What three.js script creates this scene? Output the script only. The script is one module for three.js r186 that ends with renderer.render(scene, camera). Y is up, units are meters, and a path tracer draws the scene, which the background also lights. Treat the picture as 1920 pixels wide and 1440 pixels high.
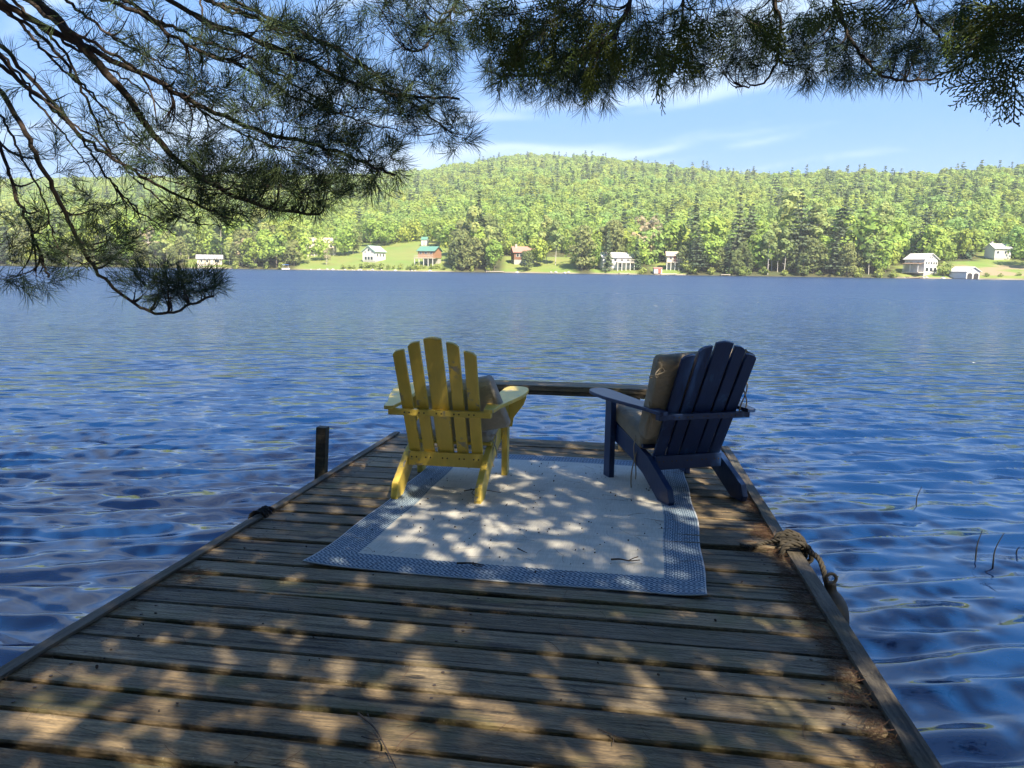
import * as THREE from 'three';
import { mergeGeometries } from 'three/addons/utils/BufferGeometryUtils.js';
import { RoundedBoxGeometry } from 'three/addons/geometries/RoundedBoxGeometry.js';

// ---------------------------------------------------------------- camera, sky, sun, exposure
const scene = new THREE.Scene();
const EYE = 1.63;                                   // camera height over the lake
const camera = new THREE.PerspectiveCamera(53.06, 4 / 3, 0.05, 4000);
const camBasis = new THREE.Matrix4().set(0.988586, -0.034864, 0.146569, 0, 0.012755, 0.988731, 0.149159, EYE, -0.150118, -0.145587, 0.97789, 0, 0, 0, 0, 1);
camBasis.decompose(camera.position, camera.quaternion, camera.scale);
scene.add(camera);
const renderer = new THREE.WebGLRenderer();
renderer.toneMapping = THREE.LinearToneMapping;
renderer.toneMappingExposure = 2.8;
renderer.shadowMap.enabled = true;

const SUN_DIR = new THREE.Vector3(0.53, 0.98, 0.70).normalize();   // towards the sun: right of and behind the camera
const sun = new THREE.DirectionalLight(0xfff0d6, 5);
sun.position.copy(SUN_DIR).multiplyScalar(60);
sun.castShadow = true;
Object.assign(sun.shadow.camera, { left: -400, right: 400, top: 400, bottom: -400, near: 1, far: 900 });
sun.shadow.mapSize.set(4096, 4096);
scene.add(sun, sun.target);

// ---------------------------------------------------------------- random numbers and noise
function rng(seed) { let a = seed >>> 0; return () => { a = (a + 0x6d2b79f5) | 0; let t = Math.imul(a ^ (a >>> 15), 1 | a); t = (t + Math.imul(t ^ (t >>> 7), 61 | t)) ^ t; return ((t ^ (t >>> 14)) >>> 0) / 4294967296; }; }
const hash2 = (x, y, s = 0) => { let n = Math.imul(x, 374761393) + Math.imul(y, 668265263) + Math.imul(s, 2147483647 ^ 0x5bd1e995); n = Math.imul(n ^ (n >>> 13), 1274126177); return ((n ^ (n >>> 16)) >>> 0) / 4294967296; };
function vnoise(x, y, s = 0, px = 0, py = 0) {       // value noise, 0..1, with optional period
  const xi = Math.floor(x), yi = Math.floor(y), fx = x - xi, fy = y - yi, u = fx * fx * (3 - 2 * fx), v = fy * fy * (3 - 2 * fy);
  const w = (a, p) => (p ? ((a % p) + p) % p : a);
  const x0 = w(xi, px), x1 = w(xi + 1, px), y0 = w(yi, py), y1 = w(yi + 1, py);
  const a = hash2(x0, y0, s), b = hash2(x1, y0, s), c = hash2(x0, y1, s), d = hash2(x1, y1, s);
  return a + (b - a) * u + (c - a) * v + (a - b - c + d) * u * v;
}
function fbm(x, y, o = 4, s = 0, px = 0, py = 0) { let t = 0, a = 0.5, n = 0; for (let i = 0; i < o; i++) { t += a * vnoise(x, y, s + i, px, py); n += a; a *= 0.5; x *= 2; y *= 2; px *= 2; py *= 2; } return t / n; }
const clamp = (x, a = 0, b = 1) => Math.min(b, Math.max(a, x)), lerp = (a, b, t) => a + (b - a) * t;
const smooth = (a, b, x) => { const t = clamp((x - a) / (b - a)); return t * t * (3 - 2 * t); };
const V = (x, y, z) => new THREE.Vector3(x, y, z);
const table = (t, x) => { if (x <= t[0][0]) return t[0][1]; for (let i = 1; i < t.length; i++) if (x <= t[i][0]) { const k = (x - t[i - 1][0]) / (t[i][0] - t[i - 1][0]); return lerp(t[i - 1][1], t[i][1], k * k * (3 - 2 * k)); } return t[t.length - 1][1]; };

// ---------------------------------------------------------------- sky: blue gradient with cirrus
{
  const CLOUD_TURN = -0.45, W = 2048, H = 1024, data = new Float32Array(W * H * 4);
  const grad = [[0, [0.205, 0.31, 0.45]], [0.08, [0.155, 0.27, 0.445]], [0.17, [0.104, 0.22, 0.425]], [0.32, [0.080, 0.188, 0.41]], [0.6, [0.058, 0.158, 0.385]], [1, [0.040, 0.115, 0.33]]];
  for (let r = 0; r < H; r++) {
    const el = ((r + 0.5) / H - 0.5) * Math.PI, y = Math.sin(el), cy = Math.cos(el), yy = Math.max(0, y);
    let g = grad[grad.length - 1][1];
    for (let i = 1; i < grad.length; i++) if (yy <= grad[i][0]) { const k = (yy - grad[i - 1][0]) / (grad[i][0] - grad[i - 1][0]); g = grad[i - 1][1].map((a, c) => lerp(a, grad[i][1][c], k)); break; }
    for (let c = 0; c < W; c++) {
      const az = ((c + 0.5) / W - 0.5) * 2 * Math.PI, x = Math.cos(az) * cy, z = Math.sin(az) * cy;
      let a = 0;
      if (y > 0.005) {
        const k = 1 / (y + 0.10), px = x * k, pz = z * k;
        const wx = px + 0.9 * (fbm(px * 0.8, pz * 0.8, 3, 11) - 0.5), wz = pz + 0.9 * (fbm(px * 0.8 + 7, pz * 0.8, 3, 12) - 0.5);
        const ca = Math.cos(CLOUD_TURN), sa = Math.sin(CLOUD_TURN), s = wx * ca - wz * sa, t = wx * sa + wz * ca;   // t runs across the streaks
        const streak = fbm(s * 0.9 + 3, t * 3.6, 5, 21), cover = fbm(px * 0.75 + 5.2, pz * 0.75 + 1.7, 3, 31), fine = fbm(s * 2.6, t * 13, 3, 41);
        a = smooth(0.50, 0.84, streak * 0.80 + fine * 0.24 + (cover - 0.5) * 0.8 - 0.03 + 0.07 * (1 - smooth(0.14, 0.30, y))) * smooth(0.0, 0.05, y) * 0.55;
      }
      const o = (r * W + c) * 4, veil = [0.40, 0.47, 0.53];
      for (let k = 0; k < 3; k++) data[o + k] = lerp(g[k], veil[k], a);
      data[o + 3] = 1;
    }
  }
  const t = new THREE.DataTexture(data, W, H, THREE.RGBAFormat, THREE.FloatType);
  t.mapping = THREE.EquirectangularReflectionMapping; t.magFilter = THREE.LinearFilter; t.needsUpdate = true;
  scene.background = t; scene.environment = t;
}

// ---------------------------------------------------------------- helpers
const taken = new Map();
function numbered(name) { const n = taken.get(name) ?? 0; taken.set(name, n + 1); return n ? `${name}_${String(n).padStart(3, '0')}` : name; }
function tag(o, label, category, group) { o.userData.label = label; o.userData.category = category; if (group) o.userData.group = group; return o; }
function shade(o) { o.traverse((m) => { if (m.isMesh) { m.castShadow = true; m.receiveShadow = true; } }); return o; }
function thing(name, label, category, group) { const g = new THREE.Group(); g.name = numbered(name); scene.add(g); return tag(g, label, category, group); }
function part(name, geometry, material, parent) { const m = new THREE.Mesh(geometry, material); m.name = name; m.castShadow = m.receiveShadow = true; parent.add(m); return m; }
function solo(name, geometry, material, label, category, group) { const m = part(numbered(name), geometry, material, scene); return tag(m, label, category, group); }
function struct(name, geometry, material) { const m = part(numbered(name), geometry, material, scene); m.userData.kind = 'structure'; return m; }
const std = (r, g, b, roughness = 0.8, extra = {}) => { const m = new THREE.MeshStandardMaterial({ roughness, ...extra }); m.color.setRGB(r, g, b); return m; };
const phys = (r, g, b, extra = {}) => { const m = new THREE.MeshPhysicalMaterial(extra); m.color.setRGB(r, g, b); return m; };
function box(cx, cy, cz, sx, sy, sz, e) { const g = new THREE.BoxGeometry(sx, sy, sz); if (e) g.applyMatrix4(new THREE.Matrix4().makeRotationFromEuler(new THREE.Euler(...e))); return g.translate(cx, cy, cz); }
function rbox(cx, cy, cz, sx, sy, sz, r = 0.004, seg = 2) { return new RoundedBoxGeometry(sx, sy, sz, seg, Math.min(r, sx * 0.49, sy * 0.49, sz * 0.49)).translate(cx, cy, cz); }
const join = (list) => mergeGeometries(list.map((g) => (g.index ? g.toNonIndexed() : g)), false);
function dataTex(w, h, f, srgb = false, channels = 3) {    // f(x, y) -> [r, g, b] 0..1
  const d = new Uint8Array(w * h * 4);
  for (let y = 0; y < h; y++) for (let x = 0; x < w; x++) { const c = f(x, y), o = (y * w + x) * 4; for (let k = 0; k < 3; k++) d[o + k] = clamp(channels === 1 ? c : c[k]) * 255; d[o + 3] = 255; }
  const t = new THREE.DataTexture(d, w, h); t.wrapS = t.wrapT = THREE.RepeatWrapping; t.magFilter = THREE.LinearFilter; t.minFilter = THREE.LinearMipmapLinearFilter; t.generateMipmaps = true;
  if (srgb) t.colorSpace = THREE.SRGBColorSpace; t.needsUpdate = true; return t;
}
const toS = (c) => (c <= 0.0031308 ? 12.92 * c : 1.055 * Math.pow(c, 1 / 2.4) - 0.055);   // linear to sRGB, for colour textures
// a tube along points with a radius at each
function tube(pts, radii, sides = 6, cap = true) {
  const n = pts.length, pos = [], nor = [], idx = [], t = V(), a = V(), b = V(), up = V();
  let prev = null;
  for (let i = 0; i < n; i++) {
    t.subVectors(pts[Math.min(n - 1, i + 1)], pts[Math.max(0, i - 1)]).normalize();
    if (!prev) { up.set(0, 1, 0); if (Math.abs(t.y) > 0.9) up.set(1, 0, 0); a.crossVectors(t, up).normalize(); } else { a.copy(prev).addScaledVector(t, -prev.dot(t)).normalize(); }
    b.crossVectors(t, a); prev = a.clone();
    for (let k = 0; k < sides; k++) { const th = (k / sides) * 2 * Math.PI, c = Math.cos(th), s = Math.sin(th), r = Array.isArray(radii) ? radii[i] : radii; const nx = a.x * c + b.x * s, ny = a.y * c + b.y * s, nz = a.z * c + b.z * s; pos.push(pts[i].x + nx * r, pts[i].y + ny * r, pts[i].z + nz * r); nor.push(nx, ny, nz); }
  }
  for (let i = 0; i < n - 1; i++) for (let k = 0; k < sides; k++) { const p = i * sides + k, q = i * sides + ((k + 1) % sides); idx.push(p, q, p + sides, q, q + sides, p + sides); }
  if (cap) for (const [i, flip] of [[0, true], [n - 1, false]]) { const c = pos.length / 3; pos.push(pts[i].x, pts[i].y, pts[i].z); t.subVectors(pts[Math.min(n - 1, i + 1)], pts[Math.max(0, i - 1)]).normalize().multiplyScalar(flip ? -1 : 1); nor.push(t.x, t.y, t.z); for (let k = 0; k < sides; k++) { const p = i * sides + k, q = i * sides + ((k + 1) % sides); flip ? idx.push(c, q, p) : idx.push(c, p, q); } }
  const g = new THREE.BufferGeometry(); g.setAttribute('position', new THREE.Float32BufferAttribute(pos, 3)); g.setAttribute('normal', new THREE.Float32BufferAttribute(nor, 3)); g.setIndex(idx); return g;
}
function spline(pts, n) { return new THREE.CatmullRomCurve3(pts, false, 'centripetal').getPoints(n); }
function extrude(outline, depth, bevel = 0.003) {      // outline [[x, y]...] in the xy plane, thickness along z, centred
  const s = new THREE.Shape(outline.map(([x, y]) => new THREE.Vector2(x, y)));
  return new THREE.ExtrudeGeometry(s, { depth: depth - 2 * bevel, bevelEnabled: bevel > 0, bevelSize: bevel, bevelThickness: bevel, bevelOffset: -bevel, bevelSegments: 2, curveSegments: 6 }).translate(0, 0, -depth / 2 + bevel);
}
// box-mapped uv in metres
function metreUV(g, k = 1, ox = 0, oy = 0) {
  const p = g.attributes.position, n = g.attributes.normal, uv = new Float32Array(p.count * 2);
  for (let i = 0; i < p.count; i++) { const ax = Math.abs(n.getX(i)), ay = Math.abs(n.getY(i)), az = Math.abs(n.getZ(i)), x = p.getX(i), y = p.getY(i), z = p.getZ(i); const [u, v] = ay >= ax && ay >= az ? [x, z] : ax >= az ? [z, y] : [x, y]; uv[i * 2] = u * k + ox; uv[i * 2 + 1] = v * k + oy; }
  g.setAttribute('uv', new THREE.BufferAttribute(uv, 2)); return g;
}
// directions along the ground: depth D away from the camera, L to its right
const FX = -0.1482, FZ = -0.98895, RX = 0.98895, RZ = -0.1482;
const DL = (x, z) => [x * FX + z * FZ, x * RX + z * RZ];
const XZ = (D, L) => [D * FX + L * RX, D * FZ + L * RZ];
// ---------------------------------------------------------------- the lake
const shoreD = (L) => 263.5 - 0.1846 * L + 5 * (fbm(L * 0.02 + 50, 3.3, 3, 61) - 0.5) + 1.2 * (vnoise(L * 0.16, 1.5, 62) - 0.5);
{
  const R = rng(5), waves = [];
  for (let i = 0; i < 56; i++) {
    const swell = i < 30, lam = swell ? 0.14 * Math.pow(2.5, R()) : 0.10 * Math.pow(9, R()), spread = (R() + R() + R() - 1.5) * (swell ? 0.27 : 0.6), th = Math.PI / 2 - 0.25 + spread;
    const slope = (swell ? 0.056 : 0.034) * (0.5 + R());
    waves.push({ lam, kx: Math.cos(th) * 2 * Math.PI / lam, kz: Math.sin(th) * 2 * Math.PI / lam, a: slope * lam / (2 * Math.PI), ph: R() * 6.283, cx: (R() - 0.5) * 0.6, cz: (R() - 0.5) * 0.6 });
  }
  const rs = [0.9]; while (rs[rs.length - 1] < 1000) { const r = rs[rs.length - 1]; rs.push(r + Math.max(0.022, Math.min(r * r * 0.00072, r * 0.0135))); }
  const as = []; const mid = -8.6, dense = 0.135;
  for (let a = -100; a < 92;) { as.push(a); const off = Math.abs(a - mid); a += off < 40 ? dense : Math.min(4, dense + (off - 40) * 0.12); }
  const na = as.length, nr = rs.length, pos = new Float32Array(na * nr * 3), uv = new Float32Array(na * nr * 2), idx = new Uint32Array((na - 1) * (nr - 1) * 6);
  for (let i = 0; i < nr; i++) {
    const r = rs[i], cell = i ? rs[i] - rs[i - 1] : 0.03;
    const live = waves.map((w) => smooth(2.2, 5, w.lam / Math.max(cell, r * 0.0024))).map((f, k) => [f, waves[k]]).filter(([f]) => f > 0);
    for (let j = 0; j < na; j++) {
      const a = as[j] * Math.PI / 180, x = r * Math.sin(a), z = -r * Math.cos(a), o = i * na + j;
      const wx = x + 0.16 * (vnoise(x * 0.35, z * 0.35, 71) - 0.5), wz = z + 0.22 * (vnoise(x * 0.3 + 9, z * 0.3, 72) - 0.5);
      const gust = 0.55 + 0.9 * vnoise(x * 0.11, z * 0.05, 73);
      let y = 0;
      for (const [f, w] of live) { const s = Math.sin(w.kx * wx + w.kz * wz + w.ph); y += f * w.a * (s + 0.22 * s * s * s); }
      pos[o * 3] = x; pos[o * 3 + 1] = y * gust * 0.85; pos[o * 3 + 2] = z; uv[o * 2] = x; uv[o * 2 + 1] = z;
    }
  }
  let k = 0;
  for (let i = 0; i < nr - 1; i++) for (let j = 0; j < na - 1; j++) { const p = i * na + j; idx[k++] = p; idx[k++] = p + 1; idx[k++] = p + na; idx[k++] = p + 1; idx[k++] = p + na + 1; idx[k++] = p + na; }
  const g = new THREE.BufferGeometry(); g.setAttribute('position', new THREE.BufferAttribute(pos, 3)); g.setAttribute('uv', new THREE.BufferAttribute(uv, 2)); g.setIndex(new THREE.BufferAttribute(idx, 1)); g.computeVertexNormals();
  // fine ripples: tileable sums of waves, one tile of 5.3 m as relief and one of 19 m as slopes
  function ripple(N, kmin, kmax, count, seed) {
    const Q = rng(seed), list = [], h = new Float32Array(N * N);
    for (let i = 0; i < count; i++) { const k = kmin * Math.pow(kmax / kmin, Q()), th = Math.PI / 2 - 0.25 + (Q() + Q() + Q() - 1.5) * 0.75; list.push([Math.round(Math.cos(th) * k), Math.round(Math.sin(th) * k), Q() * 6.283, 1 / Math.pow(k, 1.0)]); }
    for (const [kx, ky, ph, a] of list) for (let y = 0; y < N; y++) { const b = (ky * y / N) * 2 * Math.PI + ph; for (let x = 0; x < N; x++) h[y * N + x] += a * Math.sin((kx * x / N) * 2 * Math.PI + b); }
    let lo = 1e9, hi = -1e9; for (const v of h) { lo = Math.min(lo, v); hi = Math.max(hi, v); } for (let i = 0; i < h.length; i++) h[i] = (h[i] - lo) / (hi - lo); return h;
  }
  const N = 1024, h1 = ripple(N, 9, 42, 40, 81), h2 = ripple(N, 8, 46, 44, 82);
  let ms = 0; for (let y = 0; y < N; y += 2) for (let x = 1; x < N - 1; x += 2) { const d = h2[((y + 1) % N) * N + x] - h2[((y - 1 + N) % N) * N + x]; ms += d * d; } const rms = Math.sqrt(ms / (N * N / 4));
  const bump = dataTex(N, N, (x, y) => h1[y * N + x], false, 1); bump.repeat.set(1 / 4.1, 1 / 4.1); bump.rotation = 0.1;
  const slope2 = 0.22 / rms, nrm = dataTex(N, N, (x, y) => { const s = (a, b) => h2[((b + N) % N) * N + ((a + N) % N)]; const dx = (s(x + 1, y) - s(x - 1, y)) * slope2, dy = (s(x, y + 1) - s(x, y - 1)) * slope2, l = Math.hypot(dx, dy, 1); return [0.5 - dx / l / 2, 0.5 - dy / l / 2, 0.5 + 0.5 / l]; }); nrm.repeat.set(1 / 6.3, 1 / 6.3);
  const WATER = new THREE.Color().setRGB(0.003, 0.022, 0.082);   // one colour for the whole lake
  // the ripples that the mesh is too coarse to carry far out come from the textures instead
  const bands = [0]; for (let r = 4; r < 120; r *= 1.22) bands.push(r);
  const mats = bands.map((r, i) => {
    const t = clamp(Math.log(Math.max(r, 4) / 4) / Math.log(24)), k = lerp(0.28, 1.12, smooth(0, 0.45, t)), a = rs.findIndex((v) => v >= r), e = i + 1 < bands.length ? rs.findIndex((v) => v >= bands[i + 1]) : nr - 1;
    g.addGroup(a * (na - 1) * 6, (e - a) * (na - 1) * 6, i);
    return new THREE.MeshPhysicalMaterial({ color: WATER, roughness: lerp(0.05, 0.34, Math.pow(t, 1.1)), ior: 1.75, bumpMap: bump, bumpScale: lerp(0.03, 0.07, t), normalMap: nrm, normalScale: new THREE.Vector2(k, k) });
  });
  struct('lake', g, mats);
}

// ---------------------------------------------------------------- the far shore and the hill
const ridgeUp = [[-600, 90], [0, 142], [250, 148], [500, 156], [700, 160], [790, 168], [860, 183], [960, 199], [1100, 197], [1200, 186], [1300, 175], [1400, 167], [1500, 166], [1700, 168], [1850, 180], [1920, 184], [2500, 190]];
const ridgeFar = [[0, 840], [760, 900], [1000, 980], [1300, 860], [1500, 700], [1920, 600]];
function land(x, z) {                                 // height of the far ground at x, z
  const [D, L] = DL(x, z), s = D - shoreD(L), px = 960 + 1458 * L / Math.max(D, 120);
  if (s < 0) return Math.max(-1.5, s * 0.25);
  const Dr = table(ridgeFar, px), H = table(ridgeUp, px) / 1470 * Dr, sr = Math.max(120, Dr - shoreD(L)), t = s / sr;
  const rise = t < 0.82 ? t : t < 1.25 ? 0.82 + 0.18 * Math.sin(clamp((t - 0.82) / 0.28) * Math.PI / 2) - 0.25 * Math.max(0, t - 1.1) : 0.9625 - (t - 1.25) * 0.5;
  const bank = 0.55 * smooth(0, 2.5, s);
  return bank + Math.max(-20, H * rise) + (fbm(x * 0.02, z * 0.02, 3, 91) - 0.5) * Math.min(7, s * 0.05);
}
// clearings: [px from, px to, s from, s to]
const clearings = [[345, 432, -2, 17], [552, 842, -2, 30], [600, 838, 25, 52], [640, 820, 48, 70], [778, 806, 60, 84], [575, 650, 25, 44], [938, 1078, -2, 27], [1106, 1192, -2, 17], [1222, 1284, -2, 18], [1345, 1378, 6, 20], [1676, 1764, -2, 18], [1772, 2100, -2, 24], [1830, 1900, 20, 44]];
const cleared = (px, s) => clearings.some(([a, b, c, d]) => px > a && px < b && s > c && s < d);
const farPx = (x, z) => { const [D, L] = DL(x, z); return [960 + 1458 * L / D, D - shoreD(L), D]; };
function farAt(px, s) { let D = 265; for (let i = 0; i < 12; i++) D = shoreD((px - 960) / 1458 * D) + s; const L = (px - 960) / 1458 * D, [x, z] = XZ(D, L); return [x, land(x, z), z]; }
{
  const ss = [-14, -5, -2, -0.8, 0, 0.6, 1.4, 2.6, 4]; while (ss[ss.length - 1] < 1500) { const s = ss[ss.length - 1]; ss.push(s + Math.max(1.6, s * 0.045)); }
  const Ls = []; for (let L = -1500; L <= 1300;) { Ls.push(L); L += Math.abs(L) < 260 ? 2.5 : 20; }
  const pos = [], col = [], idx = [], nL = Ls.length;
  for (const s of ss) for (const L of Ls) {
    const D = shoreD(L) + s, [x, z] = XZ(D, L), y = land(x, z), px = 960 + 1458 * L / D; pos.push(x, y, z);
    const n = fbm(x * 0.15, z * 0.15, 3, 95), m = fbm(x * 0.6, z * 0.6, 2, 96);
    let c = cleared(px, s - 1) || (s < 90 && px > 552 && px < 842) ? [0.125 + 0.09 * n, 0.190 + 0.06 * m, 0.036 + 0.025 * n] : [0.045 + 0.03 * n, 0.05 + 0.03 * m, 0.02];
    if (s < 1.4 && !cleared(px, 3)) c = [0.07, 0.07, 0.035]; else if (s < 1.4) c = [0.22 + 0.2 * (m - 0.5), 0.19 + 0.18 * (m - 0.5), 0.14 + 0.14 * (m - 0.5)];
    if (px > 1790 && s > 3 && s < 20 && n > 0.42) c = [0.27, 0.22, 0.13];
    col.push(...c);
  }
  for (let i = 0; i < ss.length - 1; i++) for (let j = 0; j < nL - 1; j++) { const p = i * nL + j; idx.push(p, p + 1, p + nL, p + 1, p + nL + 1, p + nL); }
  const g = new THREE.BufferGeometry(); g.setAttribute('position', new THREE.Float32BufferAttribute(pos, 3)); g.setAttribute('color', new THREE.Float32BufferAttribute(col, 3)); g.setIndex(idx); g.computeVertexNormals();
  struct('hillside', g, std(1, 1, 1, 0.95, { vertexColors: true }));
}
// ground on the near side, behind the camera, that the dock starts from
{
  const pos = [], idx = [], col = [], nx = 70, nz = 26;
  for (let j = 0; j <= nz; j++) for (let i = 0; i <= nx; i++) {
    const x = -60 + 120 * i / nx, t = j / nz, z = 1.0 + 2.5 * (fbm(x * 0.12, 2, 3, 97) - 0.5) + 60 * t * t, y = -0.7 + 1.35 * smooth(0, 0.19, t) + 6 * t * t + 0.25 * (fbm(x * 0.5, z * 0.5, 3, 98) - 0.5);
    pos.push(x, y, z); const n = fbm(x * 0.9, z * 0.9, 3, 99); col.push(0.075 + 0.05 * n, 0.055 + 0.045 * n, 0.03 + 0.02 * n);
  }
  for (let j = 0; j < nz; j++) for (let i = 0; i < nx; i++) { const p = j * (nx + 1) + i; idx.push(p, p + nx + 1, p + 1, p + 1, p + nx + 1, p + nx + 2); }
  const g = new THREE.BufferGeometry(); g.setAttribute('position', new THREE.Float32BufferAttribute(pos, 3)); g.setAttribute('color', new THREE.Float32BufferAttribute(col, 3)); g.setIndex(idx); g.computeVertexNormals();
  struct('near_bank', g, std(1, 1, 1, 0.95, { vertexColors: true }));
}
// ---------------------------------------------------------------- trees of the far shore
class Leaves {                                        // many small leaf-clump faces
  constructor() { this.p = []; this.c = []; }
  face(c, n, s, tone) {
    const a = V(n.y, n.z, -n.x).cross(n).normalize(), b = V().crossVectors(n, a);
    const P = (u, v) => [c.x + a.x * u + b.x * v, c.y + a.y * u + b.y * v, c.z + a.z * u + b.z * v];
    const q = [P(-s, -s * 0.35), P(s * 0.1, -s * 0.8), P(s, s * 0.3), P(-s * 0.2, s * 0.75)];
    this.p.push(...q[0], ...q[1], ...q[2], ...q[0], ...q[2], ...q[3]); for (let i = 0; i < 6; i++) this.c.push(...tone);
  }
  build() { const g = new THREE.BufferGeometry(); g.setAttribute('position', new THREE.Float32BufferAttribute(this.p, 3)); g.setAttribute('color', new THREE.Float32BufferAttribute(this.c, 3)); g.computeVertexNormals(); return g; }
}
const onSphere = (R) => { const z = 2 * R() - 1, t = R() * 6.2832, s = Math.sqrt(1 - z * z); return V(s * Math.cos(t), z, s * Math.sin(t)); };
const tone = (R, d = 0.3) => { const b = 1 - d / 2 + d * R(), w = (R() - 0.5) * 0.16; return [b * (1 + w), b, b * (1 - w)]; };
function broadleaf(seed, h, w, faces, size, lobes = 20, low = 0.16) {
  const R = rng(seed), L = new Leaves(), c0 = h * (0.5 + low / 2), ry = h * (0.5 - low / 2);
  for (let i = 0; i < lobes; i++) {
    const d = onSphere(R), k = 0.5 + 0.35 * R(), lean = 1 - 0.28 * clamp(d.y), c = V(d.x * w / 2 * k * lean, c0 + d.y * ry * (k + 0.08), d.z * w / 2 * k * lean), r = w * (0.15 + 0.13 * R()), t0 = 0.88 + 0.24 * R();
    for (let j = 0; j < faces / lobes; j++) {
      const e = onSphere(R); if (e.y < -0.55 && R() < 0.7) continue;
      const q = c.clone().addScaledVector(e, r * (0.80 + 0.26 * R())); if (q.y < h * low * 0.6) continue;
      const n = e.clone().addScaledVector(onSphere(R), 0.4).addScaledVector(V(0, 1, 0), 0.2).normalize(), t = tone(R).map((v) => v * t0);
      L.face(q, n, size * (0.6 + 0.8 * R()), t);
    }
  }
  return L.build();
}
function conifer(seed, h, w, tiers, perTier, size, gap, low = 0.08, droop = 0.25) {
  const R = rng(seed), L = new Leaves();
  for (let i = 0; i < tiers; i++) {
    const t = i / (tiers - 1), y = h * (low + (0.98 - low) * t), r = w / 2 * Math.pow(1 - t, 0.8) * (0.75 + 0.5 * R() * gap + 0.25 * (1 - gap)) + 0.12;
    const nb = Math.max(4, Math.round(perTier * (1 - 0.6 * t)));
    for (let k = 0; k < nb; k++) {
      const a = R() * 6.2832, len = r * (0.7 + 0.45 * R()), n = Math.max(2, Math.round(len / size * 1.5));
      for (let m = 0; m < n; m++) {
        const u = (m + R()) / n, q = V(Math.cos(a) * len * u, y - droop * len * u + (R() - 0.5) * size * 0.7, Math.sin(a) * len * u);
        q.x += (R() - 0.5) * size * 1.1; q.z += (R() - 0.5) * size * 1.1;
        L.face(q, V((R() - 0.5) * 1.1 + Math.cos(a) * 0.35, 0.75, (R() - 0.5) * 1.1 + Math.sin(a) * 0.35).normalize(), size * (0.6 + 0.6 * R()), tone(R, 0.4));
      }
    }
  }
  return L.build();
}
function trunkGeo(seed, h, r, limbs, spread, from) {
  const R = rng(seed), top = V((R() - 0.5) * 0.06 * h, h * 0.93, (R() - 0.5) * 0.06 * h), pts = spline([V(0, -0.6, 0), V((R() - 0.5) * 0.03 * h, h * 0.4, (R() - 0.5) * 0.03 * h), top], 8), list = [tube(pts, pts.map((_, i) => r * (1 - 0.88 * i / 8)), 6)];
  for (let i = 0; i < limbs; i++) { const t = from + (0.9 - from) * (i + R() * 0.6) / limbs, p = pts[Math.round(t * 8)].clone(), a = R() * 6.283, len = spread * (0.55 + 0.45 * R()) * (1.1 - t * 0.6); const e = p.clone().add(V(Math.cos(a) * len, len * 0.55, Math.sin(a) * len)); list.push(tube([p, p.clone().lerp(e, 0.5).add(V(0, len * 0.06, 0)), e], [r * 0.42 * (1 - t * 0.5), r * 0.25, r * 0.08], 4, false)); }
  return join(list);
}
const leafMat = (r, g, b, t = 0.4) => phys(r * 2.4, g * 2.2, b * 2.2, { roughness: 1, transmission: t, vertexColors: true, side: THREE.DoubleSide, specularIntensity: 0.3 });
const barkGrey = std(0.15, 0.125, 0.10, 0.95), barkPale = std(0.50, 0.47, 0.42, 0.9);
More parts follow.
